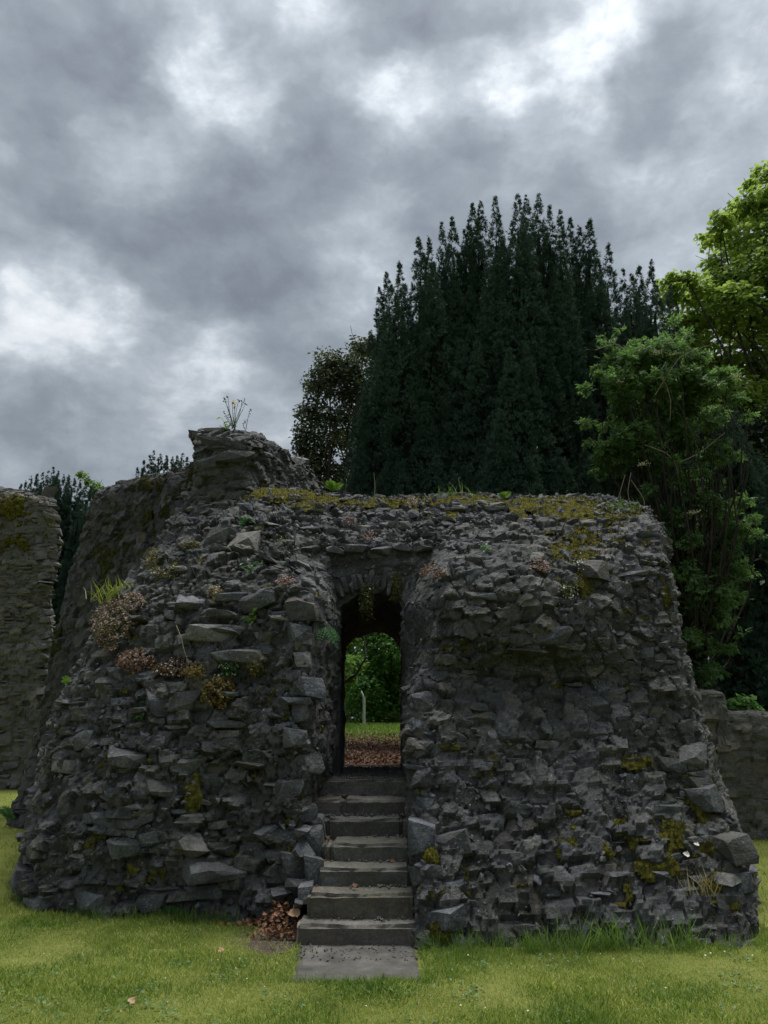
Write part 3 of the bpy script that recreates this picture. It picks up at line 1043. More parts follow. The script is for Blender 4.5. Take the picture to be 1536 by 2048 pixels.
for q in [(437, 886, 80, 30, .03, 4), (420, 925, 60, 36, .03, 10), (470, 915, 70, 28, .05, 12), (440, 945, 70, 30, .06, 14)]:
    set_stone(*q, root=stump)

# ------------------------------------------------------------------ far wall on the left edge
farw = thing('coursed_wall', 'distant grey coursed stone wall at the left edge with a ragged broken end', 'wall', WZ(40, 20, 0))
FW = Patch([
    [(-130, None, 20.3, -.2), (-40, None, 20.1, -.2), (40, None, 20, -.2), (98, None, 20, -.2), (92, None, 21.6, -.2)],
    [(-130, 1400, 20.3), (-40, 1400, 20.1), (40, 1400, 20), (97, 1400, 20), (92, 1400, 21.6)],
    [(-130, 1250, 20.3), (-40, 1250, 20.1), (40, 1250, 20), (104, 1245, 20), (98, 1245, 21.6)],
    [(-130, 1185, 20.3), (-40, 1185, 20.1), (40, 1185, 20), (99, 1182, 20), (94, 1182, 21.6)],
    [(-130, 1095, 20.3), (-40, 1095, 20.1), (40, 1095, 20), (117, 1095, 20), (112, 1095, 21.6)],
    [(-130, 985, 20.3), (-40, 985, 20.1), (40, 992, 20), (108, 1008, 20), (105, 1008, 21.6)],
    [(-130, 972, 21), (-40, 976, 21), (40, 985, 21), (100, 1000, 21), (99, 1000, 21.8)],
])
FW.roughen(.10, .9)
add_core(FW, farw, M_MORTAR_FAR, 'rubble_core', res=.05, amp=.055, inset=.02, cell=(.3, .18))
emit_stones(farw, FW.stones(w=(.22, .52), h=(.14, .27), prot=(-.03, .02), jit=.08, shard=.05, fill=.92, depth=.3, tilt=.04, gap=.04, urange=(0, .73)), M_STONE_FAR, 300)

# ------------------------------------------------------------------ low wall on the right
loww = thing('low_rubble_wall', 'low flat grey brown rubble wall with stepped top at the right edge', 'wall', WZ(1450, 11.5, 0))
cx_ = [1300, 1345, 1385, 1420, 1444, 1454, 1500, 1540, 1620, 1700]
ty_ = [1384, 1384, 1386, 1386, 1392, 1424, 1427, 1432, 1445, 1455]
LW = Patch([
    [(x, None, 11.5, -.15) for x in cx_],
    [(x, 1600, 11.52) for x in cx_],
    [(x, 1500, 11.55) for x in cx_],
    [(x, y + 6, 11.6) for x, y in zip(cx_, ty_)],
    [(x, y - 2, 11.75) for x, y in zip(cx_, ty_)],
    [(x, y - 3, 12.2) for x, y in zip(cx_, ty_)],
])
LW.roughen(.03)
add_core(LW, loww, M_MORTAR_FAR, 'rubble_core', res=.035, amp=.03, inset=.0, cell=(.24, .13))
emit_stones(loww, LW.stones(w=(.18, .45), h=(.09, .2), prot=(-.06, .006), jit=.3, shard=.15, fill=.9, tilt=.06, gap=.25), M_LOWW, 300)

# ------------------------------------------------------------------ steps and slab
def slab_mesh(x0, x1, y0, y1, z0, z1, seed, chip=.016, res=.03, worn=.014):
    """a quarried block: grid-faced box with worn, chipped edges"""
    nx, ny, nz = [max(2, int((b - a) / res)) for a, b in ((x0, x1), (y0, y1), (z0, z1))]
    bm = bmesh.new()
    bmesh.ops.create_cube(bm, size=1)
    V = []
    def side(o, a, b, na, nb):
        aa, bb = np.meshgrid(np.linspace(0, 1, na + 1), np.linspace(0, 1, nb + 1), indexing='ij')
        P = np.array(o) + aa[..., None] * np.array(a) + bb[..., None] * np.array(b)
        return P.reshape(-1, 3), grid_faces(na + 1, nb + 1)
    bm.free()
    dx, dy, dz = x1 - x0, y1 - y0, z1 - z0
    S = [side((x0, y0, z0), (dx, 0, 0), (0, 0, dz), nx, nz), side((x0, y0, z1), (dx, 0, 0), (0, dy, 0), nx, ny),
         side((x0, y0, z0), (0, 0, dz), (0, dy, 0), nz, ny), side((x1, y0, z0), (0, dy, 0), (0, 0, dz), ny, nz),
         side((x0, y1, z0), (0, 0, dz), (dx, 0, 0), nz, nx)]
    V, Fc = join(S)
    c = np.array([(x0 + x1) / 2, (y0 + y1) / 2, (z0 + z1) / 2])
    h = np.array([dx, dy, dz]) / 2
    q = np.abs((V - c)) / h
    # round the arrises: count of axes at the limit
    e = (q > .999).sum(1)
    n1 = fbm(V * 9 + seed * 3.7, 3)
    pull = np.where(e >= 2, chip * (1.0 + 3.2 * np.clip(n1 + .12, 0, 1)), 0)
    V = V - np.sign(V - c) * (q > .999) * pull[:, None]
    nn = np.stack([fbm(V * 14 + seed, 2), fbm(V * 14 + seed + 31, 2), fbm(V * 14 + seed + 57, 2)], 1)
    tx_ = (V[:, 0] - x0) / dx
    V[:, 2] -= np.where(V[:, 2] > z1 - .03, worn * np.exp(-((tx_ - .5) / .3) ** 2) * np.clip(1.3 - (V[:, 1] - y0) / .25, 0, 1), 0)
    return V + nn * .018, Fc

HS = [.144, .317, .453, .591, .741, .885, 1.04]
DS = [6.21, 6.38, 6.64, 6.93, 7.34, 7.57, 7.89, 8.25]
XS = [[(592, 841)], [(614, 834)], [(634, 822)], [(641, 660), (661, 823)], [(600, 652), (653, 805), (806, 826)], [(614, 686), (687, 826)], [(630, 820)]]
steps = thing('stone_steps', 'worn grey stone steps climbing to the dark doorway', 'steps', WZ(720, 6.21, 0))
for i in range(7):
    for (a, b) in XS[i]:
        xa = WZ(a, DS[i], HS[i])[0]
        xb = WZ(b, DS[i], HS[i])[0]
        V, Fc = slab_mesh(xa, xb, DS[i], DS[i + 1] + .12, (HS[i - 1] - .06) if i else -.08, HS[i], i * 5 + a * .01)
        part('step', V, Fc, M_STEP, steps)
V, Fc = slab_mesh(WZ(583, 5.5, 0)[0], WZ(846, 5.5, 0)[0], 5.40, 6.24, -.06, .006, 77, .008, .03, .004)
V[:, 1] -= np.where(V[:, 1] < 5.5, .05 * fbm(np.stack([V[:, 0] * 4, V[:, 0] * 0, V[:, 0] * 0], 1), 3), 0)
V[:, 0] += (V[:, 1] - 5.4) * -.03
slab = solo('paving_slab', V, Fc, M_SLAB, 'flat grey flagstone set in the grass at the foot of the steps', 'slab')
# floor of the passage
M_GRAVEL = noise_mat('grey_gravel', [(.3, (.05, .048, .045)), (.5, (.12, .117, .11)), (.7, (.24, .235, .225))], 14, .9, 1.0, 90, .02)
xl, xr = WZ(620, 7.95, 1.04)[0], WZ(825, 7.95, 1.04)[0]
V, Fc = slab_mesh(xl - .3, xr + .3, 8.0, 10.9, .6, 1.028, 5, .005, .08, 0.)
o = solo('passage_floor', V, Fc, M_GRAVEL, kind='structure')
n = 900
Lp = np.stack([rng.uniform(xl, xr, n), 7.98 + rng.random(n) ** 1.6 * 2.2, np.full(n, 1.035)], 1)
K = PROTO[30]
V1, F1 = scatter(*K, rand_rots(n), Lp, rng.uniform(.015, .04, n))
pebs = [(V1, F1)]
for i in range(7):
    n = 90 if i > 3 else 26
    xa, xb = WZ(XS[i][0][0], DS[i], HS[i])[0], WZ(XS[i][-1][1], DS[i], HS[i])[0]
    tt = rng.random(n) ** (.5 if i < 4 else 1)
    yb = DS[i + 1] - np.abs(rng.normal(0, .05, n))
    Lp = np.stack([xa + (xb - xa) * tt, np.clip(yb, DS[i] + .03, 99), np.full(n, HS[i] + .006)], 1)
    pebs.append(scatter(*PROTO[28 + i % 6], rand_rots(n), Lp, rng.uniform(.012, .032, n)))
# loose stones round the foot of the steps
n = 320
pc = np.concatenate([np.stack([rng.uniform(540, 610, n // 2), rng.uniform(1820, 1925, n // 2)], 1), np.stack([rng.uniform(590, 900, n // 2), rng.uniform(1893, 1925, n // 2)], 1)])
def ground_pt(px, py, zoff=0):
    d = pix_dir(px, py)
    tt = (0 - EYE) / d[2]
    P = np.array([0, 0, EYE]) + d * tt
    P[2] = float(terrain_z(P[0], P[1])) + zoff
    return P
Lp = np.array([ground_pt(a, b, .008) for a, b in pc])
Lp[:, 2] += np.where((Lp[:, 1] > 5.42) & (Lp[:, 0] > -.6) & (Lp[:, 0] < .26), .01, 0)
pebs.append(scatter(*PROTO[33], rand_rots(n), Lp, rng.uniform(.008, .024, n)))
V, Fc = join(pebs)
solo('gravel', V, Fc, M_GRAVEL, kind='stuff', label='loose grey gravel scattered over the steps and the passage floor')
# ------------------------------------------------------------------ trees
M_YEW = leaf_mat('yew_needles', (.018, .040, .032), (.038, .080, .059), (.078, .13, .088), trans=.12, rough=.6, scale=2.0, spec=.2)
M_YEWIN = noise_mat('painted_shade_yew_core', [(.3, (.006, .009, .007)), (.7, (.014, .018, .013))], 9, 1.0, .5, 40, .03, .05)  # near-black: the shade inside the crown is put into the colour
M_YEWTIP = leaf_mat('young_yew_needles', (.02, .022, .014), (.035, .04, .025), (.05, .055, .03), trans=.1, rough=.6)
M_BARK = noise_mat('grey_brown_bark', [(.3, (.012, .010, .008)), (.5, (.028, .024, .019)), (.7, (.05, .044, .035))], 12, .95, .8, 30, .03)
M_DEAD = noise_mat('bleached_dead_wood', [(.3, (.16, .13, .09)), (.6, (.3, .26, .19))], 20, .9, .3, 60)

def tuft(nb=6, spread=.55, w=.16):
    V, Fc = [], []
    for i in range(nb):
        a = 2 * math.pi * i / nb + random.uniform(-.3, .3)
        s = spread * random.uniform(.5, 1.1)
        l = random.uniform(.7, 1.0)
        tip = np.array([math.cos(a) * s, math.sin(a) * s, l])
        side = np.array([-math.sin(a), math.cos(a), 0]) * w * .5
        b = np.array([math.cos(a), math.sin(a), 0]) * .05
        k = len(V)
        V += [b - side, b + side, tip]
        Fc.append((k, k + 1, k + 2))
    return np.array(V), np.array(Fc)

def spindle(base, top, rmax, n=7, m=7, seedv=0):
    h = np.linspace(0, 1, m)
    path = base[None] * (1 - h[:, None]) + top[None] * h[:, None]
    r = rmax * profile(h)
    return tube(path, np.maximum(r, .01), n)
def profile(h):
    return np.where(h < .25, .75 + h, 1.0) * np.clip((1 - h) / .75, 0, 1) ** .95 * .93 + .07 * (1 - h * .5)

def irish_yew(name, label, centre, plumes, dens, tuft_size, seed, group=None, trunk_r=.25, mat=M_YEW):
    """an upright yew: a sheaf of tapering plumes, each clothed in needle tufts"""
    rg = np.random.default_rng(seed)
    root = thing(name, label, 'tree', centre, group)
    TT = [tuft(6) for _ in range(4)]
    inner, leaves = [], []
    for (b, tp, r) in plumes:
        V, Fc = spindle(b, b + (tp - b) * .78, r * .42, 6, 7)  # opaque dark core added inside each plume to block light
        inner.append((V, Fc))
        ln = np.linalg.norm(tp - b)
        axis = (tp - b) / ln
        n = int(dens * ln * r * 2.2 * math.pi)
        if n < 4:
            continue
        # sprays: each a handful of tufts round one shoot
        ns = max(3, n // 9)
        hs = rg.random(ns)
        azs = rg.uniform(0, 2 * math.pi, ns)
        lump = .86 + .26 * rg.random(ns)
        rads = r * profile(hs) * lump
        sp_r = (.04 + .045 * rg.random(ns)) * (1.02 - .88 * hs)
        own = rg.integers(0, ns, n)
        h = hs[own]
        az = azs[own]
        outv = np.stack([np.cos(az), np.sin(az), np.zeros(n)], 1)
        off = rg.normal(size=(n, 3)) * sp_r[own][:, None] * np.array([1, 1, 1.25])
        P = b[None] + axis[None] * (h * ln)[:, None] + outv * rads[own][:, None] + off
        Z = outv * (.6 - .5 * h[:, None]) + off / sp_r[own][:, None] * .3 + np.array([0, 0, 1.0]) * rg.uniform(.35, 1.0, (n, 1)) + rg.normal(0, .2, (n, 3))
        R = frames_from_z(Z, rg)
        s = tuft_size * rg.uniform(.55, 1.15, n) * (1.0 - .42 * h) * (1.0 - .3 * np.clip((h - .82) / .18, 0, 1))
        q = rg.integers(0, 4, n)
        for k in range(4):
            sel = q == k
            if sel.any():
                leaves.append(scatter(*TT[k], R[sel], P[sel], s[sel]))
    V, Fc = join(leaves)
    part('crown', V, Fc, mat, root)
    V, Fc = join(inner)
    part('added_dark_cores', V, Fc, M_YEWIN, root)
    c = np.array(centre)
    V, Fc = tube([c + [0, 0, -.1], c + [0, 0, 1.0], c + [0.05, 0, 2.4]], [trunk_r * 1.2, trunk_r, trunk_r * .8], 10)
    part('trunk', V, Fc, M_BARK, root)
    return root

def gz(x, y):
    return float(terrain_z(x, y))

# the great yew behind the gateway: plume tips follow the dome seen in the photo
rg = np.random.default_rng(21)
YD = 15.0
outline = [(706, 1000), (716, 860), (724, 770), (742, 660), (758, 575), (775, 545), (800, 525), (836, 476), (856, 474), (884, 442), (905, 434), (945, 408), (962, 404), (992, 394), (1035, 388), (1052, 392), (1076, 390), (1098, 412), (1122, 420), (1140, 436), (1160, 454), (1180, 436), (1216, 488), (1248, 540), (1262, 546), (1281, 532), (1301, 520), (1342, 570), (1356, 640), (1366, 740)]
ox = np.array([o[0] for o in outline], float)
oy = np.array([o[1] for o in outline], float)
pl_ = []
zb = gz(1.5, YD)
for (px, py) in outline[1:-1]:
    D = YD + rg.uniform(-.5, .8)
    t_ = W(px + rg.uniform(-2, 2), py, D)
    ln = rg.uniform(3.6, 5.2)
    b = np.array([1.9 + (t_[0] - 1.9) * .88, D, max(t_[2] - ln, zb + .2)])
    pl_.append((b, t_, rg.uniform(.34, .5)))
    # shoulder plumes just beside and under each leader
    for _ in range(2):
        t2 = W(px + rg.uniform(-16, 16), py + rg.uniform(30, 150), D - rg.uniform(.1, .6))
        b2 = np.array([1.9 + (t2[0] - 1.9) * .92, t2[1] + .1, max(t2[2] - rg.uniform(3, 4.5), zb + .1)])
        pl_.append((b2, t2, rg.uniform(.36, .55)))
xe = np.linspace(716, 1362, 40)
# filling plumes stepping down the near face
for row, (lo, hi, D0) in enumerate([(.10, .28, 14.4), (.22, .48, 13.9), (.42, .68, 13.4), (.62, .9, 13.0), (.8, 1.0, 12.7)]):
    nrow = [13, 13, 12, 12, 12][row]
    for k in range(nrow):
        px = 728 + (1350 - 728) * (k + rg.uniform(.2, .8)) / nrow
        ty = np.interp(px, ox, oy)
        py = ty + (1010 - ty) * rg.uniform(lo, hi)
        edge = min(px - 716, 1366 - px) / 320.0
        D = D0 + (1 - min(edge, 1)) * 1.6 + rg.uniform(-.15, .15)
        t_ = W(px, py, D)
        ln = rg.uniform(3.0, 4.4)
        b = np.array([1.9 + (t_[0] - 1.9) * .93, D + .15, max(t_[2] - ln, zb - .1)])
        pl_.append((b, t_, rg.uniform(.48, .74)))
# low skirt
for k in range(26):
    px = 722 + (1330 - 722) * (k + .5) / 26
    D = 12.9 + abs(k - 12.5) / 12.5 * 1.5
    t_ = W(px + rg.uniform(-10, 10), rg.uniform(900, 990), D)
    b = np.array([t_[0], D + .1, zb - .1])
    pl_.append((b, t_, rg.uniform(.45, .65)))
# boughs over the passage stop high above the ground
pl_ = [(np.array([b[0], b[1], max(b[2], 3.9)]) if to_px(b)[0] < 900 else b, t_, r) for b, t_, r in pl_]
pl_ = [q for q in pl_ if q[1][2] - q[0][2] > .5]
irish_yew('irish_yew_tree', 'huge dark upright yew with many spires towering behind the gateway', (1.9, YD, zb), pl_, 215, .115, 5, trunk_r=.4)

def small_yew(name, label, D, tips, depth, seed, rr=(.22, .34), dens=30, size=.24, ln=(4, 6), reps=2):
    rg = np.random.default_rng(seed)
    pls = []
    cx = np.mean([W(a, b, D)[0] for a, b in tips])
    z0 = gz(cx, D)
    for (a, b) in tips:
        for rep in range(reps):
            Dd = D + (rg.uniform(-depth, depth) if rep else 0)
            t_ = W(a + (rg.uniform(-10, 10) if rep else 0), b + ((rg.uniform(6, 40) if rep < 3 else rg.uniform(20, 160)) if rep else 0), Dd)
            bb = np.array([cx + (t_[0] - cx) * .85, Dd, max(z0, t_[2] - rg.uniform(*ln))])
            pls.append((bb, t_, rg.uniform(*rr)))
            b3 = np.array([cx + (t_[0] - cx) * .9, Dd - .2, z0 - .1])
            pls.append((b3, bb + np.array([0, -.2, rg.uniform(.8, 2.2)]), rg.uniform(*rr) * 1.4))
    return irish_yew(name, label, (cx, D, z0), pls, dens, size, seed)

small_yew('irish_yew_tree', 'dark many-spired yew in the gap beside the distant wall at left', 27,
          [(52, 962), (62, 952), (75, 948), (86, 944), (97, 938), (107, 935), (117, 942), (128, 950), (138, 952), (150, 958), (160, 966), (172, 968), (182, 972), (190, 978), (28, 985), (40, 975)], 1.0, 31, rr=(.34, .5), dens=130, size=.14, ln=(5, 7), reps=4)
small_yew('irish_yew_tree', 'dark yew with spires just showing above the tower wall', 25,
          [(276, 935), (288, 922), (300, 910), (309, 900), (322, 908), (334, 906), (345, 914), (355, 912), (366, 908), (374, 916)], .8, 32, rr=(.34, .46), dens=130, size=.14, ln=(5, 7), reps=4)
small_yew('irish_yew_tree', 'dark pointed yew beyond the low wall at the right edge', 15.5,
          [(1432, 830), (1448, 818), (1465, 800), (1480, 845), (1498, 880), (1516, 905), (1535, 930), (1420, 880), (1555, 900), (1570, 880), (1410, 960), (1445, 950), (1480, 985), (1510, 1000)], .6, 33, rr=(.36, .52), dens=130, size=.12, ln=(3, 4.5))

# broadleaf trees ----------------------------------------------------
def leaf_t(w=.55, fold=.18):
    """one leaf, length 1, folded along the midrib"""
    V = np.array([[0, 0, 0], [-w / 2, .45, fold * .5], [0, 1, -.1], [w / 2, .45, fold * .5], [0, .5, 0]])
    return V, np.array([[0, 4, 1], [1, 4, 2], [0, 3, 4], [4, 3, 2]])
def compound_t():
    """a pinnate leaf: five leaflets on one stalk"""
    ps = []
    for (p, a, s) in ((.30, 1.0, .5), (.30, -1.0, .5), (.55, .9, .5), (.55, -.9, .5), (.62, 0, .55)):
        V, Fc = leaf_t(.42)
        ca, sa = math.cos(a), math.sin(a)
        Rz = np.array([[ca, -sa, 0], [sa, ca, 0], [0, 0, 1]])
        V = (V * s) @ Rz.T + np.array([0, p * .8, -.12 * abs(a)])
        ps.append((V, Fc))
    return join(ps)
def lobed_t():
    """a lobed maple leaf"""
    pts = [(0, 0), (.28, .12), (.5, .42), (.3, .5), (.28, .72), (0, 1.0), (-.28, .72), (-.3, .5), (-.5, .42), (-.28, .12)]
    V = [(x, y, -.12 * abs(x)) for x, y in pts] + [(0, .45, .03)]
    Fc = [(10, i, (i + 1) % 10) for i in range(10)]
    return np.array(V, float), np.array(Fc)

def broadleaf(name, label, base, clumps, per, leaf, size, mat, seed, trunk_r=.2, cat='tree', fork=.35, droop=0., group=None, twig=True, bark=M_BARK, flat=.75):
    """clumps: (centre xyz, radius); leaves gather on the outside of each clump and face the light"""
    rg = np.random.default_rng(seed)
    root = thing(name, label, cat, base, group)
    base = np.array(base, float)
    parts, wood = [], []
    C = np.array([c for c, r in clumps])
    top = np.array([C[:, 0].mean() * .4 + base[0] * .6, C[:, 1].mean() * .4 + base[1] * .6, base[2] + (C[:, 2].mean() - base[2]) * fork * 1.6])
    hh = np.linspace(0, 1, 6)[:, None]
    tp = base * (1 - hh) + top * hh + np.sin(hh * 3) * np.array([.06, .04, 0])
    V, Fc = tube(tp, np.linspace(trunk_r * 1.25, trunk_r * .6, 6), 9)
    part('trunk', V, Fc, bark, root)
    for c, r in clumps:
        n = int(per * r * r * 4)
        d = rg.normal(size=(n, 3))
        d /= np.linalg.norm(d, axis=1, keepdims=True)
        rad = r * (rg.random(n) ** .45) * (.65 + .7 * vnoise(d * 2.2 + c * 3))
        P = c[None] + d * rad[:, None] * np.array([1, 1, flat])
        if droop:
            P[:, 2] -= droop * rg.random(n) * (rad / r)
        up = np.array([0, 0, 1.0]) * rg.uniform(.3, 1.2, (n, 1)) + d * .5 + rg.normal(0, .45, (n, 3))
        R = frames_from_z(up, rg)
        s = size * rg.uniform(.6, 1.25, n)
        parts.append(scatter(*leaf, R, P, s))
        # limb to the clump, with twigs through it
        k = np.linspace(0, 1, 6)[:, None]
        st_ = tp[rg.integers(2, 6)]
        bend = rg.normal(0, .12, 3) * np.linalg.norm(c - st_)
        path = st_ * (1 - k) + c * k + np.sin(k * math.pi) * bend
        wood.append(tube(path, np.linspace(trunk_r * .38, trunk_r * .07, 6), 5))
        if twig:
            for _ in range(4):
                e = c + rg.normal(0, .55, 3) * r
                k = np.linspace(0, 1, 4)[:, None]
                path = path[3] * (1 - k) + e * k + np.sin(k * math.pi) * rg.normal(0, .1, 3) * r if False else c * (1 - k) + e * k + np.sin(k * math.pi) * rg.normal(0, .1, 3) * r
                wood.append(tube(path, np.linspace(trunk_r * .07, .006, 4), 4))
    V, Fc = join(parts)
    part('crown', V, Fc, mat, root)
    V, Fc = join(wood)
    part('branches', V, Fc, bark, root)
    return root

M_MAPLE = leaf_mat('bright_maple_leaf', (.12, .19, .042), (.21, .30, .068), (.34, .43, .13), trans=.64, scale=.8)
M_ELDER = leaf_mat('elder_leaf', (.045, .10, .038), (.092, .175, .062), (.17, .26, .10), trans=.48, scale=1.5)
M_OAK = leaf_mat('evergreen_oak_leaf', (.035, .05, .027), (.068, .09, .047), (.125, .145, .08), trans=.25, scale=1.5)
M_WEEP = leaf_mat('deep_green_leaf', (.045, .13, .035), (.095, .22, .055), (.17, .32, .09), trans=.55, scale=.7)
M_LIME = leaf_mat('fresh_green_leaf', (.055, .12, .025), (.10, .19, .04), (.17, .27, .07), trans=.5, scale=.7)
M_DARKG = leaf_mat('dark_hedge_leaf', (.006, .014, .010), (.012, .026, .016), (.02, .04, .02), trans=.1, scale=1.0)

def clumps_px(lst):
    return [(W(a, b, D), r) for (a, b, D, r) in lst]
rg = np.random.default_rng(8)
# evergreen oak left of the yew
cl = [(660, 730, 21, .62), (700, 735, 21, .6), (726, 700, 21.4, .55), (640, 770, 21, .6), (690, 780, 21.3, .6), (725, 770, 21, .6), (618, 825, 21, .5), (660, 840, 21.2, .7), (710, 830, 21.2, .6), (612, 870, 20.8, .5), (640, 895, 21, .6), (690, 880, 22.2, .5), (625, 935, 21, .55), (665, 945, 21.3, .5), (650, 990, 21, .6), (700, 925, 22.5, .35), (735, 860, 21.5, .6), (604, 900, 21, .35), (610, 985, 21, .5), (730, 800, 21, .5)]
broadleaf('evergreen_oak_tree', 'brownish evergreen oak between the wall stump and the big yew', (W(630, 1000, 21)[0], 21.2, gz(-1.9, 21)), [(c, r * .95) for c, r in clumps_px(cl)], 720, leaf_t(.55), .13, M_OAK, 4, .16, flat=.9)
# bright green bush glimpsed below the oak
broadleaf('leafy_tree', 'bright green leafy tree glimpsed low between oak and yew', (W(700, 1000, 27)[0], 27, gz(-1, 27)), clumps_px([(690, 960, 27, .5), (715, 945, 27, .45), (705, 985, 27, .6), (675, 985, 27, .5)]), 300, leaf_t(.6), .14, M_LIME, 5, .1)
# maple on the right
cl = []
for (a, b, r) in [(1530, 400, .6), (1500, 430, .7), (1440, 440, .38), (1420, 480, .36), (1470, 490, .6), (1530, 480, .9), (1580, 420, .9), (1450, 560, .6), (1400, 580, .42), (1370, 600, .35), (1500, 560, .9), (1560, 540, 1.1), (1390, 640, .5), (1440, 640, .7), (1500, 640, 1.0), (1570, 640, 1.1), (1390, 700, .55), (1440, 720, .8), (1510, 720, 1.0), (1570, 740, 1.1), (1400, 770, .6), (1460, 800, .8), (1530, 810, 1.0), (1590, 830, 1.0), (1350, 580, .3), (1330, 570, .25), (1600, 560, 1.0), (1620, 680, 1.0), (1520, 880, .7), (1500, 370, .25), (1536, 350, .5)]:
    cl.append((a, b, 19 + rg.uniform(-1, 1), r))
for (a, b, r) in [(1345, 560, .3), (1335, 600, .3), (1350, 640, .4), (1375, 560, .35), (1380, 670, .5), (1355, 700, .45), (1420, 600, .5), (1480, 420, .5), (1470, 600, .7), (1430, 530, .4), (1440, 470, .4), (1390, 760, .6), (1430, 800, .6), (1480, 860, .6), (1520, 930, .5), (1440, 860, .5), (1400, 860, .4), (1500, 800, .6)]:
    cl.append((a, b, 18.6 + rg.uniform(-.6, .6), r))
broadleaf('maple_tree', 'tall bright green maple at the right edge against the sky', (W(1690, 1000, 19.5)[0], 19.5, gz(11, 19.5)), clumps_px(cl), 300, lobed_t(), .14, M_MAPLE, 6, .17, flat=.7)
# elder in front, right of the gateway
cl = []
for (a, b, r) in [(1240, 720, .32), (1290, 715, .4), (1340, 705, .4), (1390, 720, .35), (1240, 770, .4), (1300, 770, .45), (1360, 760, .45), (1410, 770, .35), (1260, 820, .35), (1330, 830, .45), (1390, 830, .35), (1230, 905, .35), (1280, 900, .3), (1350, 890, .35), (1215, 930, .2), (1320, 930, .3), (1370, 960, .25),
                  (1390, 1000, .34), (1340, 1040, .34), (1430, 1040, .36), (1475, 1050, .25), (1340, 1090, .3), (1400, 1100, .36), (1460, 1110, .25), (1350, 1150, .3), (1410, 1160, .3), (1450, 1180, .25), (1370, 1210, .3), (1430, 1225, .25), (1380, 1270, .3), (1420, 1290, .25), (1400, 1330, .25), (1430, 1340, .2), (1395, 1355, .18), (1300, 1000, .25), (1290, 860, .3), (1440, 890, .25), (1440, 750, .26), (1430, 835, .28), (1445, 915, .25), (1470, 800, .2), (1212, 692, .13), (1268, 682, .15), (1318, 690, .16), (1372, 676, .15), (1205, 752, .15), (1212, 850, .16), (1200, 905, .16), (1478, 1010, .2), (1500, 1045, .16), (1470, 1150, .16), (1455, 1240, .15)]:
    cl.append((a + rg.uniform(-8, 8), b + rg.uniform(-8, 8), 12.9 + rg.uniform(-.5, .35), r * rg.uniform(.75, 1.0)))
    for _ in range(2):
        cl.append((a + rg.uniform(-45, 45), b + rg.uniform(-32, 32), 12.9 + rg.uniform(-.6, .3), r * rg.uniform(.4, .65)))
broadleaf('elder_tree', 'dark green elder bush with flat cream flower heads right of the gateway', (W(1390, 1360, 13)[0], 13.1, gz(4.9, 13.1)), clumps_px(cl), 520, compound_t(), .15, M_ELDER, 7, .06, flat=.62, cat='bush')
el = [o for o in COL.objects if o.name.startswith('elder_tree')][0]
# cream flower heads
M_CREAM = noise_mat('cream_elder_flower', [(.3, (.4, .38, .22)), (.6, (.6, .58, .4))], 30, .8, .2)
for (a, b) in [(1345, 707), (1318, 705), (1240, 765), (1287, 928), (1388, 1024), (1470, 752)]:
    P = W(a, b, 12.3)
    n = 60
    d = rg.normal(size=(n, 3)) * np.array([.055, .055, .012])
    V, Fc = scatter(*PROTO[30], rand_rots(n, rg), P + d, rg.uniform(.012, .024, n))
    part('flower_head', V, Fc, M_CREAM, el, kind='stuff')
# bare arching stems in the elder
for pts in ([(1310, 790), (1360, 715), (1420, 690)], [(1310, 745), (1330, 765), (1341, 800), (1340, 840)], [(1250, 700), (1230, 688), (1190, 700)], [(1290, 890), (1330, 905), (1350, 925), (1358, 960)], [(1358, 925), (1400, 905), (1450, 865)], [(1262, 945), (1256, 985), (1266, 1030)], [(1262, 960), (1288, 1000), (1286, 1040)], [(1250, 950), (1240, 985), (1235, 1000)]):
    path = np.array([W(a, b, 12.2) for a, b in pts])
    k = np.linspace(0, len(pts) - 1, 12)
    path = catmull(path, k)
    V, Fc = tube(path, np.linspace(.007, .004, 12), 5)
    part('bare_stem', V, Fc, M_DEAD, el)
# dark trees filling behind on the right
rg = np.random.default_rng(9)
cl = [(x, y, 17.5 + rg.uniform(-.6, .6), .85) for x in (1270, 1340, 1410, 1480, 1560) for y in (860, 950, 1040, 1130, 1215)]
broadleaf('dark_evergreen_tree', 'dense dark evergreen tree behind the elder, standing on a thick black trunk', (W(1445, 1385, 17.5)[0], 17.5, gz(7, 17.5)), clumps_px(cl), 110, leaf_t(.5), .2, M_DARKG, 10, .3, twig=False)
# heavy leaning trunk at far right
path = np.array([W(1525, 1420, 16.5), W(1500, 1385, 16.4), W(1470, 1340, 16.3), W(1460, 1250, 16.3), W(1440, 1100, 16.4)])
path[0][2] = gz(path[0][0], 16.5) - .1
V, Fc = tube(catmull(path, np.linspace(0, 4, 14)), np.linspace(.42, .2, 14), 10)
r_ = thing('leaning_tree', 'thick dark trunk leaning left beyond the low wall at right', 'tree', path[0])
part('trunk', V, Fc, M_BARK, r_)
rg = np.random.default_rng(14)
n = 2500
P = path[-1] + rg.normal(size=(n, 3)) * np.array([1.2, .8, .7])
V, Fc = scatter(*leaf_t(.5), frames_from_z(rg.normal(size=(n, 3)) + [0, 0, .8], rg), P, rg.uniform(.12, .22, n))
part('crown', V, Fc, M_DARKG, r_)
# bramble behind low wall
broadleaf('bramble_bush', 'bright green bramble growing behind the step of the low wall', (W(1475, 1430, 13)[0], 13, gz(5.7, 13)), clumps_px([(1462, 1412, 13, .16), (1485, 1408, 13, .2), (1500, 1420, 13, .16), (1470, 1425, 13, .15)]), 900, leaf_t(.7), .12, M_WEEP, 12, .03, cat='bush')

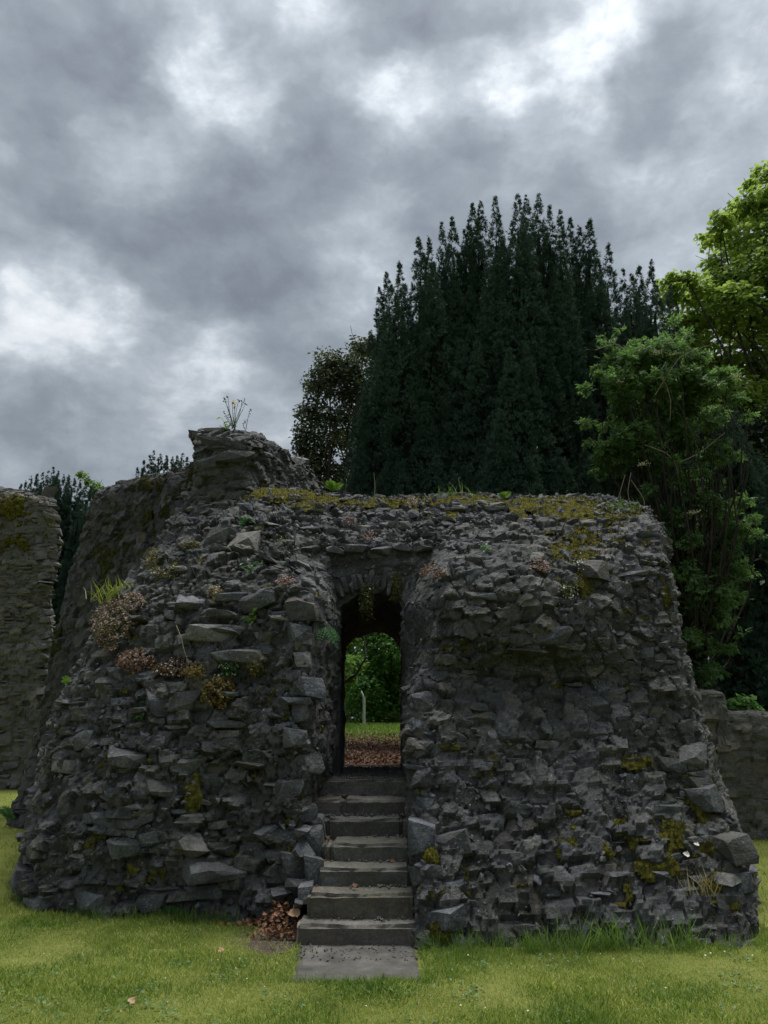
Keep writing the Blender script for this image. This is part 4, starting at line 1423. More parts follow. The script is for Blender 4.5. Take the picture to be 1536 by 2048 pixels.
# trees through the doorway
rg = np.random.default_rng(15)
cl = [(x + rg.uniform(-8, 8), y + rg.uniform(-8, 8), 25 + rg.uniform(-.7, .7), rg.uniform(.45, .8)) for x in (728, 755, 785, 818) for y in (1225, 1270, 1315, 1360, 1400)]
broadleaf('weeping_tree', 'deep green weeping tree filling the right of the doorway view', (W(790, 1440, 25.6)[0], 25.6, gz(.3, 25.6)), clumps_px(cl), 330, leaf_t(.5), .17, M_WEEP, 16, .2, droop=.5, twig=False)
cl = [(x + rg.uniform(-8, 8), y + rg.uniform(-6, 6), 22 + rg.uniform(-.8, .8), rg.uniform(.2, .4)) for x in (640, 662, 684, 704) for y in (1240, 1285, 1325, 1362)]
broadleaf('leafy_tree', 'light green branches hanging into the left of the doorway view', (W(585, 1440, 22)[0], 22, gz(-2.6, 22)), clumps_px(cl), 480, leaf_t(.55), .15, M_LIME, 17, .16, twig=False)
cl = [(x, y, 31 + rg.uniform(-.5, .5), 1.15) for x in range(380, 1160, 52) for y in (1235, 1300, 1365, 1425)]
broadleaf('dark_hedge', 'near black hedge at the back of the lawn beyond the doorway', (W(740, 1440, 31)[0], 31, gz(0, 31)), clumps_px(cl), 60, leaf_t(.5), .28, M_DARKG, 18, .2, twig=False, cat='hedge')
cl = [(x, 1432, 24, .16) for x in (758, 774, 790, 806)]
broadleaf('leafy_shrub', 'low yellow green shoots under the weeping tree beyond the doorway', (W(775, 1440, 24)[0], 24, gz(0, 24)), clumps_px(cl), 900, leaf_t(.3), .14, M_LIME, 19, .03, cat='shrub')
# white post beyond the doorway
M_WHITE = noise_mat('weathered_white_paint', [(.3, (.5, .52, .53)), (.7, (.68, .7, .7))], 10, .7, .1)
pw = W(728, 1442, 23)
pw[2] = gz(pw[0], 23)
post = thing('white_post', 'thin white post standing on the lawn beyond the doorway', 'post', pw)
tp_ = W(728, 1393, 23)
V, Fc = tube([pw + [0, 0, -.1], (pw + tp_) / 2, tp_], [.045, .042, .04], 8)
part('shaft', V, Fc, M_WHITE, post)
V, Fc = tube([W(728, 1400, 23), W(725, 1388, 23), W(722, 1382, 23)], [.035, .03, .02], 6)
part('bracket', V, Fc, M_WHITE, post)

# pale garden wall and iron railing far right
M_PWALL = noise_mat('pale_render', [(.3, (.42, .4, .34)), (.7, (.55, .52, .46))], 3, .9, .2)
M_IRON = noise_mat('black_iron', [(.3, (.012, .012, .014)), (.7, (.025, .025, .028))], 20, .6, .1)
def boxv(x0, x1, y0, y1, z0, z1):
    V = np.array([[x, y, z] for x in (x0, x1) for y in (y0, y1) for z in (z0, z1)])
    return V, np.array([[0, 1, 3, 2], [4, 6, 7, 5], [0, 4, 5, 1], [2, 3, 7, 6], [0, 2, 6, 4], [1, 5, 7, 3]])
a, b = W(1340, 1383, 26), W(1600, 1383, 26)
t_ = W(1400, 1352, 26)
z0 = gz(a[0], 26)
pwl = thing('garden_wall', 'pale rendered garden wall far behind the low wall at right', 'wall', ((a[0] + b[0]) / 2, 26.3, z0))
V, Fc = boxv(a[0], b[0], 26.2, 26.45, z0 - .1, t_[2])
part('wall_body', V, Fc, M_PWALL, pwl)
V, Fc = boxv(a[0], b[0], 26.15, 26.5, t_[2], t_[2] + .06)
part('coping', V, Fc, M_PWALL, pwl)
rl = thing('iron_railing', 'black iron railing in front of the pale garden wall at right', 'railing', ((a[0] + b[0]) / 2, 25.9, z0))
nb = 44
bar = mesh_from('bar', *boxv(-.022, .022, -.015, .015, 0, 1.0), M_IRON)
ztop = W(1400, 1336, 26)[2]
for k in range(nb):
    o = bpy.data.objects.new('bar', bar)
    COL.objects.link(o)
    o.parent = rl
    o.location = (a[0] + (b[0] - a[0]) * k / (nb - 1) - rl.location.x, 0, 0)
    o.scale = (1, 1, ztop - z0)
for zz in (ztop - .1, z0 + .15):
    V, Fc = boxv(a[0], b[0], 25.88, 25.92, zz, zz + .04)
    part('rail', V, Fc, M_IRON, rl)
# pale sprigs of a tree above the tower wall at left
broadleaf('leafy_tree', 'pale green twigs poking up beside the left yew', (W(175, 1000, 30)[0], 30, 0), clumps_px([(163, 950, 30, .22), (176, 962, 30, .25), (190, 972, 30, .3), (195, 985, 30, .4)]), 380, leaf_t(.55), .16, M_LIME, 20, .06)

# ------------------------------------------------------------------ lawn grass
def lawn_front(x):
    """y of the masonry foot along x"""
    kx = [-12, -6.3, -6.1, -4.8, -3.33, -2.4, -1.8, -1.35, -.73, -.66, .27, .28, 1.8, 2.45, 2.8, 4.17, 4.2, 9]
    ky = [20, 20, 13.2, 11.5, 7.75, 7.02, 6.95, 6.9, 6.72, 6.2, 6.2, 6.13, 6.13, 6.2, 6.3, 9.5, 11.5, 11.5]
    return np.interp(x, kx, ky)
M_GRASS = leaf_mat('lawn_blade', (.072, .14, .022), (.195, .28, .046), (.40, .41, .13), trans=.35, scale=1.6, rough=.6, nw=1.7, rw=.75)
M_GRASS2 = leaf_mat('fresh_grass_blade', (.06, .12, .02), (.11, .20, .035), (.20, .29, .06), trans=.35, scale=2.0, rough=.55)
rg = np.random.default_rng(40)
def blade_t(w=.07, bend=.35):
    V = np.array([[-w / 2, 0, 0], [w / 2, 0, 0], [-w * .4, bend * .3, .55], [w * .4, bend * .3, .55], [0, bend, 1.0]])
    return V, np.array([[0, 1, 3], [0, 3, 2], [2, 3, 4]])
def blades(P, hgt, wid=.07, lean=.45, rg=rg):
    n = len(P)
    Z = np.array([0, 0, 1.0]) + rg.normal(0, lean, (n, 3)) * np.array([1, 1, .2])
    return scatter(*blade_t(wid), frames_from_z(Z, rg), P, hgt)
def lawn_pts(n, x0, x1, y0, y1):
    x = rg.uniform(x0, x1, n)
    y = rg.uniform(y0, y1, n)
    k = y < lawn_front(x) + .03
    k &= ~((x > -.60 + .05 * fbm(np.stack([y * 6, y * 0, y * 0], 1), 2)) & (x < .262) & (y > 5.41 + .05 * fbm(np.stack([x * 9, x * 0, x * 0], 1), 2)))
    # worn earth beside the steps
    dd = np.hypot((x + .80) / .20, (y - 6.45) / .5) + .5 * fbm(np.stack([x * 5, y * 5, x * 0], 1), 2)
    k &= (dd > 1.0) | (rg.random(n) < .06)
    # thin and bald places
    bald = fbm(np.stack([x * 1.6, y * 1.6, x * 0 + 4], 1), 3)
    k &= rg.random(n) < np.clip(1.05 + bald * 1.6, .35, 1)
    x, y = x[k], y[k]
    return np.stack([x, y, terrain_z(x, y) - .004], 1)
P1 = lawn_pts(190000, -3.0, 3.0, 4.3, 7.2)
P1b = np.concatenate([lawn_pts(26000, -4.6, -3.0, 3.4, 7.8), lawn_pts(22000, 3.0, 4.4, 3.4, 6.6), lawn_pts(22000, -3.0, 3.0, 3.4, 4.3)])
P2 = lawn_pts(16000, -8.5, -2.6, 6.0, 20)
P3 = lawn_pts(12000, 2.9, 7.0, 5.2, 11.6)
h1 = .033 * (1 + 1.2 * np.clip(fbm(P1 * 1.7, 3) * 2, -.4, .8)) * rg.uniform(.6, 1.5, len(P1))
G = [blades(P1, h1, .10, .6), blades(P1b, .033 * rg.uniform(.6, 1.6, len(P1b)), .12, .6), blades(P2, rg.uniform(.03, .07, len(P2)), .16, .5), blades(P3, rg.uniform(.03, .06, len(P3)), .13, .5)]
V, Fc = join(G)
solo('lawn_grass', V, Fc, M_GRASS, kind='stuff', label='short mown yellowish green lawn in front of the ruin', loc=np.array([0, 6.0, 0]))
# taller greener grass: along the foot of the walls and round the slab
PT, HT = [], []
def strip(n, fx, hmin, hmax):
    for _ in range(n):
        px, off, cl_ = fx()
        x = px
        y = lawn_front(x) - off
        for _ in range(cl_):
            a, b = x + rg.normal(0, .03), y + rg.normal(0, .025)
            PT.append((a, b, gz(a, b)))
            HT.append(rg.uniform(hmin, hmax))
strip(60, lambda: (rg.uniform(1.05, 2.85), abs(rg.normal(0, .07)), 8), .03, .15)
strip(26, lambda: (rg.normal(1.75, .35), abs(rg.normal(0, .05)), 11), .06, .30)
strip(90, lambda: (rg.uniform(.3, 1.6), abs(rg.normal(0, .05)), 8), .06, .18)
strip(110, lambda: (rg.uniform(-3.3, -1.2), abs(rg.normal(0, .05)), 8), .05, .15)
strip(30, lambda: (rg.uniform(-3.6, -3.2), abs(rg.normal(0, .1)), 8), .06, .17)
for _ in range(700):
    sd_ = rg.random() < .5
    a, b = (-.60 if sd_ else .262) + rg.normal(0, .03), rg.uniform(5.4, 6.1)
    PT.append((a, b, gz(a, b)))
    HT.append(rg.uniform(.02, .06))
for _ in range(1100):
    a = rg.uniform(-.66, .32)
    PT.append((a, 5.43 - abs(rg.normal(0, .03)), gz(a, 5.4)))
    HT.append(rg.uniform(.03, .07))
for _ in range(1600):
    a, b = .32 + rg.gamma(1.5, .18), 6.05 - rg.gamma(1.4, .14)
    PT.append((a, b, gz(a, b)))
    HT.append(rg.uniform(.03, .075))
V, Fc = blades(np.array(PT), np.array(HT), .028, .38)
solo('tall_grass', V, Fc, M_GRASS2, kind='stuff', label='taller fresh green grass along the foot of the walls', loc=np.array([0, 6.2, 0]))

# clover and daisies in the lawn
M_CLOVER = leaf_mat('clover_leaf', (.04, .10, .03), (.08, .16, .05), (.13, .22, .09), trans=.25)
n = 800
cc = np.stack([rg.uniform(-2.6, 2.7, 60), rg.uniform(4.6, 5.9, 60)], 1)
pk = cc[rg.integers(0, 60, n)] + rg.normal(0, .06, (n, 2))
pk = pk[~((pk[:, 0] > -.64) & (pk[:, 0] < .29) & (pk[:, 1] > 5.38)) & (pk[:, 1] < lawn_front(pk[:, 0]) - .05)]
n = len(pk)
Pc = np.stack([pk[:, 0], pk[:, 1], terrain_z(pk[:, 0], pk[:, 1]) + .02], 1)
V, Fc = scatter(*leaf_t(.9), frames_from_z(rg.normal(0, .3, (n, 3)) + [0, 0, 1], rg), Pc, rg.uniform(.015, .028, n))
solo('clover', V, Fc, M_CLOVER, kind='stuff', label='small clover leaves scattered in the lawn', loc=np.array([0, 5.5, 0]))
# pale bits: petals, daisy heads, dry straw
M_PETAL = noise_mat('pale_petal', [(.3, (.45, .42, .36)), (.7, (.62, .6, .55))], 12, .8, .1)
pts = []
for _ in range(90):
    a, b = rg.uniform(-2.6, 2.7), rg.uniform(4.5, 6.0)
    if not (-.64 < a < .29 and b > 5.38):
        pts.append((a, b, gz(a, b) + .028))
pts = np.array(pts)
V, Fc = scatter(*leaf_t(.7), frames_from_z(rg.normal(0, .4, (len(pts), 3)) + [0, 0, 1], rg), pts, rg.uniform(.008, .018, len(pts)))
solo('fallen_petals', V, Fc, M_PETAL, kind='stuff', label='tiny white petals dotted over the lawn')
M_STRAW = leaf_mat('dry_straw', (.17, .14, .06), (.28, .24, .12), (.4, .36, .2), trans=.2)
Ps = lawn_pts(9000, -3, 3, 4.4, 6.6)
wgt = fbm(Ps * 1.1 + 8, 3)
Ps = Ps[wgt > .02]
V, Fc = blades(Ps, rg.uniform(.025, .055, len(Ps)), .07, 1.2)
solo('dry_grass', V, Fc, M_STRAW, kind='stuff', label='dry straw coloured blades in worn patches of the lawn', loc=np.array([0, 5.5, 0]))

# ------------------------------------------------------------------ dead leaves
M_LEAFB = leaf_mat('dead_brown_leaf', (.08, .035, .018), (.16, .075, .04), (.27, .15, .09), trans=.15, rough=.8)
def curl_t():
    V, Fc = lobed_t()
    V = V.copy()
    V[:, 2] = .5 * V[:, 0] ** 2 * 2 + .25 * (V[:, 1] - .5) ** 2
    return V, Fc
CUR = curl_t()
# pile left of the steps
n = 800
q = rg.random(n)
px = 556 + rg.normal(0, 28, n) + q * 10
py = 1842 + rg.normal(0, 26, n)
Pp = np.array([ground_pt(a, min(b, 1880), 0) for a, b in zip(px, py)])
Pp[:, 1] = np.minimum(Pp[:, 1], 6.78)
hill = .20 * np.exp(-(((Pp[:, 0] + .82) / .16) ** 2 + ((Pp[:, 1] - 6.62) / .25) ** 2))
Pp[:, 2] += hill * rg.random(n) + .012
V, Fc = scatter(*CUR, frames_from_z(rg.normal(0, .7, (n, 3)) + [0, -.3, 1], rg), Pp, rg.uniform(.018, .048, n))
solo('leaf_litter', V, Fc, M_LEAFB, kind='stuff', label='reddish brown dead leaves heaped left of the lowest steps')
# litter beyond the passage
n = 12000
x, y = rg.uniform(-2.2, 2.0, n), 10.6 + rg.random(n) ** 1.2 * 7.5
Pp = np.stack([x, y, terrain_z(x, y) + .012], 1)
V, Fc = scatter(*leaf_t(.7, .4), frames_from_z(rg.normal(0, .6, (n, 3)) + [0, 0, 1], rg), Pp, rg.uniform(.025, .065, n))
M_LEAFP = leaf_mat('pale_dead_leaf', (.07, .035, .025), (.14, .075, .05), (.34, .24, .18), trans=.1, rough=.8)
solo('leaf_litter', V, Fc, M_LEAFP, kind='stuff', label='brown leaf litter on the ground beyond the passage', loc=np.array([0, 12, 1.0]))
# grass on far lawn beyond
n = 14000
x, y = rg.uniform(-3, 2.5, n), 14.5 + 11.5 * rg.random(n) ** .6
V, Fc = blades(np.stack([x, y, terrain_z(x, y)], 1), rg.uniform(.05, .1, n), .2, .4)
solo('lawn_grass', V, Fc, M_GRASS2, kind='stuff', label='shaded green lawn seen through the doorway', loc=np.array([0, 22, 1.3]))

def one_leaf(P, s, label, mat=M_LEAFB, z=(0, -.5, 1), group=None):
    V, Fc = scatter(*CUR, frames_from_z(np.array([z], float), rg), P[None], np.array([s]))
    return solo('fallen_leaf', V, Fc, mat, label, 'leaf', group)
M_TAN = leaf_mat('tan_dead_leaf', (.35, .22, .13), (.42, .27, .17), (.5, .34, .22), trans=.2, rough=.8)
P = ground_pt(603, 1845)
one_leaf(np.array([W(600, 1822, 6.5)[0], 6.5, W(600, 1822, 6.5)[2]]), .10, 'large curled orange brown dead leaf leaning on the second step', M_TAN, (.3, -1, .8))
for (a, b, s, l) in [(446, 1910, .05, 'pale tan dead leaf lying on the lawn left of the slab'), (258, 2012, .05, 'small pale dead leaf lying low on the lawn at left')]:
    one_leaf(ground_pt(a, b, .035), s, l, M_TAN, (.1, -.5, 1))
for (a, b, hgt, lb) in [(648, 1722, HS[2], 'brown dead leaf at the left end of the third step'), (705, 1720, HS[2], 'brown dead leaf lying at the middle of the third step'), (780, 1724, HS[2], 'brown dead leaf lying at the right of the third step'), (655, 1675, HS[3], 'brown dead leaf at the left end of the fourth step'), (712, 1778, HS[1], 'small dark dead leaf lying on the second step')]:
    d = pix_dir(a, b)
    tt = (hgt - EYE) / d[2]
    Pq = np.array([0, 0, EYE]) + d * tt + np.array([0, 0, .012])
    one_leaf(Pq, .05, lb, group='dead leaves on the steps')

# ------------------------------------------------------------------ moss
M_MOSS = noise_mat('golden_moss', [(.30, (.030, .024, .010)), (.42, (.06, .055, .016)), (.52, (.105, .10, .02)), (.64, (.175, .16, .03)), (.76, (.26, .235, .055))], 22, 1.0, 1.0, 120, .03, .05)
M_DULL = noise_mat('dull_olive_growth', [(.3, (.018, .022, .010)), (.5, (.045, .048, .018)), (.7, (.10, .085, .03))], 18, 1.0, 1.0, 120, .03, .05)
def moss_sheet(patch, thick, mask, res=.024, seed=0, brk=1.6):
    G_ = patch.G
    lu = np.linalg.norm(np.diff(G_, axis=1), axis=2).sum(1).max()
    lv = np.linalg.norm(np.diff(G_, axis=0), axis=2).sum(0).max()
    nu, nv = int(lu / res), int(lv / res)
    vv, uu = np.meshgrid(np.linspace(0, patch.nv - 1.001, nv), np.linspace(0, patch.nu - 1.001, nu), indexing='ij')
    P = patch.pos(vv, uu)
    N = patch.nor(vv, uu)
    px, py = to_px(P)
    mk = mask(px, py, P) + 1.0 * fbm(P * 3.2 + seed, 4) + brk * fbm(P * 8 + seed, 3)
    h = np.clip(mk, -.3, .6) * thick + .025 * fbm(P * 22, 2) - .01
    V = (P + N * h[..., None]).reshape(-1, 3)
    keep = (mk > -.02).ravel()
    Fc = grid_faces(nv, nu)
    Fc = Fc[keep[Fc].all(1)]
    used, inv = np.unique(Fc, return_inverse=True)
    return V[used], inv.reshape(-1, 4), N.reshape(-1, 3)[used]
def blob(px, py, items):
    s = np.full(px.shape, -.5)
    for (cx, cy_, rx, ry, w) in items:
        s = np.maximum(s, -.5 + w * 1.3 * np.exp(-(((px - cx) / rx) ** 2 + ((py - cy_) / ry) ** 2)))
    return s
def moss(patch, items, label, mat=None, thick=.07, seed=0, fuzz=14000, brk=1.6):
    V, Fc, N = moss_sheet(patch, thick, lambda a, b, P: blob(a, b, items), seed=seed, brk=brk)
    i = rg.integers(0, len(V), fuzz)
    Z = N[i] + rg.normal(0, .6, (fuzz, 3)) + [0, 0, .3]
    fv, ff = scatter(*blade_t(.22), frames_from_z(Z, rg), V[i] - N[i] * .005, rg.uniform(.012, .035, fuzz))
    V2, F2 = join([(V, quads_to_tris(Fc)), (fv, ff)])
    solo('moss', V2, F2, mat or M_MOSS, kind='stuff', label=label)
moss(TOP, [(900, 1002, 420, 13, .72), (1150, 1015, 130, 26, .8), (560, 985, 110, 22, 1.0), (640, 1000, 90, 22, .7), (950, 1000, 180, 12, .75), (900, 1030, 90, 25, .5), (1100, 1005, 130, 16, 1.0), (1180, 1035, 90, 30, 1.0), (1250, 1035, 60, 20, .9), (780, 998, 100, 8, .5), (760, 1050, 50, 15, .35)], 'golden moss spread over the flat top of the gateway ruin', seed=1, brk=1.1)
moss(R_, [(1170, 1070, 60, 40, .8), (1140, 1100, 60, 35, .75), (1230, 1050, 60, 20, .75), (1170, 1140, 30, 40, .6), (1190, 1100, 40, 30, .6), (1395, 1600, 45, 35, .85), (1350, 1650, 70, 35, .6), (1400, 1690, 70, 25, .62), (1330, 1740, 65, 45, .55), (1430, 1780, 60, 45, .55), (885, 1860, 26, 40, .7), (860, 1705, 24, 20, .8), (900, 1790, 50, 15, .4), (1170, 1830, 60, 15, .5), (1260, 1530, 60, 25, .5), (1290, 1560, 60, 20, .5), (1480, 1800, 30, 40, .5), (1250, 1700, 120, 120, .32), (1300, 1200, 60, 100, .3)], 'yellow green moss clinging to the right half of the gateway ruin', thick=.05, seed=2, brk=2.6)
moss(L, [(380, 1590, 28, 45, .6), (310, 1740, 60, 30, .3), (300, 1120, 60, 20, .5), (215, 1530, 30, 30, .4), (100, 1510, 20, 40, .6), (470, 1690, 100, 60, .3)], 'ochre moss patches on the left half of the gateway ruin', thick=.05, seed=3, fuzz=2500, brk=2.4)
moss(TW, [(385, 960, 12, 90, .8), (300, 970, 60, 20, .6), (330, 1010, 20, 60, .5), (240, 1010, 20, 40, .5), (200, 1110, 25, 60, .6), (250, 1080, 20, 60, .5), (290, 1040, 30, 40, .45), (110, 1290, 14, 50, .7)], 'dull green growth hanging down the curved tower wall', mat=M_DULL, thick=.12, seed=4, fuzz=5000)
moss(FW, [(20, 1015, 40, 30, .7), (30, 1090, 50, 20, .6), (90, 1050, 30, 40, .35)], 'ochre moss near the top of the distant left wall', thick=.2, seed=5, fuzz=1500)

# ------------------------------------------------------------------ wall plants
M_PINK = leaf_mat('pink_wall_flower', (.21, .12, .135), (.33, .21, .24), (.46, .34, .37), trans=.25, scale=4)
M_CUSH = leaf_mat('olive_cushion_leaf', (.045, .045, .015), (.09, .085, .025), (.17, .14, .05), trans=.25, scale=3)
M_RUST = leaf_mat('rusty_stem_leaf', (.085, .05, .032), (.15, .09, .058), (.24, .16, .11), trans=.2, scale=4)
M_GOLD = leaf_mat('golden_cushion_leaf', (.09, .065, .015), (.17, .125, .03), (.28, .22, .07), trans=.25, scale=4)
M_FERN = leaf_mat('fern_green', (.03, .10, .03), (.05, .15, .045), (.09, .22, .07), trans=.35, scale=4)
M_LEAFY = leaf_mat('fresh_weed_leaf', (.06, .14, .02), (.11, .22, .03), (.2, .32, .07), trans=.4, scale=4)
M_TUFT = leaf_mat('yellow_green_tuft', (.12, .16, .02), (.20, .24, .04), (.32, .36, .09), trans=.4, scale=4)
M_HANG = leaf_mat('toadflax_leaf', (.035, .05, .012), (.075, .085, .02), (.15, .14, .04), trans=.3, scale=4)

def cushion(name, label, cat, px, py, wpx, hpx, leafmat, flowermat=None, n=900, nf=260, size=.028, group=None, hang=.0, out=.10, edge=1.0):
    """a mat of tiny leaves that follows the wall face, flowers on its outside"""
    P0, N0, d0 = hit(px, py)
    dep = d0 / np.linalg.norm(pix_dir(px, py))
    root = thing(name, label, cat, P0, group)
    def cover(k, lift):
        pts, nn = [], []
        for _ in range(k):
            r = math.sqrt(rg.random())
            a = rg.uniform(0, 2 * math.pi)
            x = px + math.cos(a) * r * wpx * .5
            y = py + math.sin(a) * r * hpx * .5
            if r > .42 + 1.5 * vnoise(np.array([x * .045, y * .045, px * .37])) * .8:
                continue
            H, N, dd = hit(x, y)
            if abs(dd - d0) > .9:
                continue
            th = out * (1 - r * r * .8)
            pts.append(H + N * (lift * th * rg.uniform(.35, 1.05)) - np.array([0, 0, hang * rg.random()]))
            nn.append(N)
        return np.array(pts), np.array(nn)
    P, N = cover(n, 1.0)
    Z = N + rg.normal(0, .7, P.shape) + [0, 0, .4]
    V, Fc = scatter(*leaf_t(.7), frames_from_z(Z, rg), P, size * rg.uniform(.6, 1.3, len(P)))
    part('leaves', V, Fc, leafmat, root)
    if flowermat is not None:
        P, N = cover(nf, 1.25)
        Z = N + rg.normal(0, .5, P.shape) + [0, 0, .5]
        V, Fc = scatter(*leaf_t(.9), frames_from_z(Z, rg), P, size * .7 * rg.uniform(.6, 1.2, len(P)))
        part('flowers', V, Fc, flowermat, root, kind='stuff')
    return root
cushion('fairy_foxglove', 'large pink flowered cushion plant hanging on the left shoulder of the ruin', 'plant', 225, 1250, 80, 110, M_CUSH, M_PINK, 2200, 900, .03, out=.16)
cushion('fairy_foxglove', 'pink flowers trailing up beside the grass tuft on the left shoulder', 'plant', 268, 1203, 50, 36, M_CUSH, M_PINK, 500, 380, .028)
cushion('stonecrop', 'rust coloured mat plant below the large pink cushion', 'plant', 275, 1322, 85, 44, M_RUST, M_PINK, 1300, 160, .028)
cushion('stonecrop', 'pale pinkish mat plant along a ledge right of the rusty mat', 'plant', 350, 1338, 90, 28, M_RUST, M_PETAL, 700, 90, .026)
cushion('cushion_plant', 'round golden cushion plant on the left face under the ledge', 'plant', 438, 1388, 62, 66, M_GOLD, M_PETAL, 1400, 60, .028, out=.12)
cushion('cushion_plant', 'small golden mat beside the pinkish ledge plant', 'plant', 390, 1345, 44, 26, M_GOLD, None, 350, 0, .026)
cushion('cushion_plant', 'small ochre cushion in the joint above the long ledge stones', 'plant', 432, 1190, 30, 34, M_GOLD, M_PETAL, 260, 12, .026)
cushion('cushion_plant', 'brownish green mat on the sloping left edge near the tower wall', 'plant', 305, 1118, 34, 44, M_CUSH, M_GOLD, 420, 120, .03)
cushion('cushion_plant', 'dry grey green mat on the ledge of the upper left slope', 'plant', 330, 1146, 60, 22, M_CUSH, M_PETAL, 420, 70, .028)
cushion('cushion_plant', 'small green mat high on the left slope', 'plant', 382, 1090, 26, 18, M_CUSH, None, 200, 0, .026)
cushion('fairy_foxglove', 'pink flower patch on the top slope left of centre', 'plant', 700, 1046, 46, 20, M_RUST, M_PINK, 240, 240, .024)
cushion('fairy_foxglove', 'pink flower patch on the crest of the top slope', 'plant', 815, 1006, 44, 14, M_RUST, M_PINK, 200, 150, .024)
cushion('fairy_foxglove', 'pink flowers on the ledge of the right bulge', 'plant', 1078, 1136, 36, 24, M_RUST, M_PINK, 160, 200, .024)
cushion('fairy_foxglove', 'reddish flower patch beside the left end of the arch', 'plant', 572, 1166, 34, 16, M_RUST, M_PINK, 220, 120, .024)
cushion('fairy_foxglove', 'faint pink patch above the row of blocks over the arch', 'plant', 740, 1077, 40, 10, M_RUST, M_PINK, 160, 90, .022)
cushion('stonecrop', 'reddish mat plant at the right end of the arch', 'plant', 868, 1148, 50, 20, M_RUST, M_PINK, 320, 60, .024)
cushion('trailing_toadflax', 'dark leafy trailing plant hanging over the middle of the arch', 'plant', 733, 1182, 30, 60, M_HANG, M_PETAL, 620, 10, .03, hang=.22, out=.10)
cushion('trailing_toadflax', 'olive trailing plant hanging over the right of the arch', 'plant', 794, 1160, 34, 50, M_HANG, M_GOLD, 560, 60, .028, hang=.12, out=.10)
cushion('trailing_toadflax', 'pale leafy plant growing in the hollow under the right ledge stones', 'plant', 1140, 1182, 40, 26, M_HANG, M_PETAL, 260, 90, .028, out=.10)
cushion('trailing_toadflax', 'sparse pale leaves above the right ledge in the moss', 'plant', 1160, 1130, 34, 26, M_HANG, M_PETAL, 130, 70, .026)
cushion('trailing_toadflax', 'small green plant on the right slope above the arch end', 'plant', 970, 1100, 14, 10, M_FERN, M_PETAL, 90, 10, .024)
cushion('trailing_toadflax', 'leafy plant spilling on the ledge left of the doorway', 'plant', 515, 1330, 34, 44, M_HANG, M_RUST, 420, 120, .028)
cushion('trailing_toadflax', 'green and white flowered plant by the ledge above the golden cushion', 'plant', 460, 1335, 36, 30, M_FERN, M_PETAL, 220, 60, .026)
cushion('trailing_toadflax', 'tiny green plant low on the left face beside squared stones', 'plant', 288, 1405, 14, 14, M_FERN, None, 90, 0, .026)
cushion('trailing_toadflax', 'small leafy plant on the left slope near the row of blocks', 'plant', 565, 1083, 30, 14, M_HANG, M_PETAL, 130, 20, .026)
cushion('trailing_toadflax', 'leafy green plant on the face of the slope under the stump', 'plant', 492, 1042, 18, 14, M_FERN, None, 120, 0, .03)

def fern(label, px, py, length, nfr=6, mat=M_FERN, up=.6, name='fern', dirn=None):
    P0, N0, d0 = hit(px, py)
    if py > 1780:
        P0 = ground_pt(px, py)
        N0 = np.array([0, -1.0, .5])
    root = thing(name, label, 'fern', P0)
    for k in range(nfr):
        a = rg.uniform(-1.2, 1.2)
        side = np.cross(N0, [0, 0, 1.0])
        side /= np.linalg.norm(side) + 1e-9
        d = N0 * .4 + side * a * .9 + np.array([0, 0, up])
        d /= np.linalg.norm(d)
        ln = length * rg.uniform(.6, 1.0)
        tt = np.linspace(0, 1, 9)
        path = P0 + d * (tt * ln)[:, None] - np.array([0, 0, 1.0]) * (ln * .45 * tt ** 2)[:, None]
        ps = [tube(path, np.linspace(.004, .0015, 9), 4)]
        ps = [(ps[0][0], quads_to_tris(ps[0][1]))]
        lat = np.cross(d, [0, -1.0, .35])
        lat /= np.linalg.norm(lat) + 1e-9
        nrm = np.cross(lat, d)
        for j in range(1, 9):
            for s in (-1, 1):
                wv = ln * .22 * math.sin(math.pi * (.15 + .82 * tt[j])) + .006
                Yv = lat * s + d * .35
                Yv /= np.linalg.norm(Yv)
                Zv = nrm
                Xv = np.cross(Yv, Zv)
                ps.append(scatter(*leaf_t(.34), np.stack([Xv, Yv, Zv], -1)[None], path[j][None], np.array([wv])))
        V, Fc = join(ps)
        part('frond', V, Fc, mat, root)
    return root
fern('dark green fern growing on the left jamb of the doorway', 648, 1255, .24, 8, up=.0)
fern('small green fern at the foot of the left block', 342, 1838, .26, 5, up=1.2)
fern('small fern on the left edge of the ruin', 138, 1368, .26, 5, M_LEAFY, up=.9)
fern('light green fern on the crest between stump and yew', 668, 982, .22, 6, M_LEAFY, up=1.2)
fern('small green fern on the crest near the middle', 1010, 998, .2, 5, M_LEAFY, up=.8)
fern('green fern on the low lawn corner beside the tower wall base', 22, 1640, .5, 5, M_FERN, up=1.0)

def sprout(label, px, py, n, size, mat=M_LEAFY, spread=.06):
    P0, N0, d0 = hit(px, py)
    root = thing('leafy_weed', label, 'weed', P0)
    st_ = []
    L_, Z_ = [], []
    for k in range(n):
        e = P0 + N0 * rg.uniform(.02, .08) + rg.normal(0, spread, 3) * [1, .5, .6] + [0, 0, rg.uniform(.0, .10)]
        st_.append(tube(np.array([P0, (P0 + e) / 2 + [0, 0, .01], e]), [.003, .0025, .002], 4))
        L_.append(e)
        Z_.append(N0 * .6 + [0, 0, .7] + rg.normal(0, .4, 3))
    V, Fc = join(st_)
    part('stems', V, Fc, M_LEAFY, root)
    V, Fc = scatter(*leaf_t(.55), frames_from_z(np.array(Z_), rg), np.array(L_), size * rg.uniform(.7, 1.2, n))
    part('leaves', V, Fc, mat, root)
sprout('bright green leafy weed on the left slope above the ledge', 500, 1148, 14, .06, M_FERN)
sprout('yellow green upright weed in a joint left of the jamb', 508, 1240, 14, .06, M_LEAFY, .03)
sprout('tuft of leaves at the foot of the weed stems on the stump', 455, 862, 22, .08, M_LEAFY, .07)
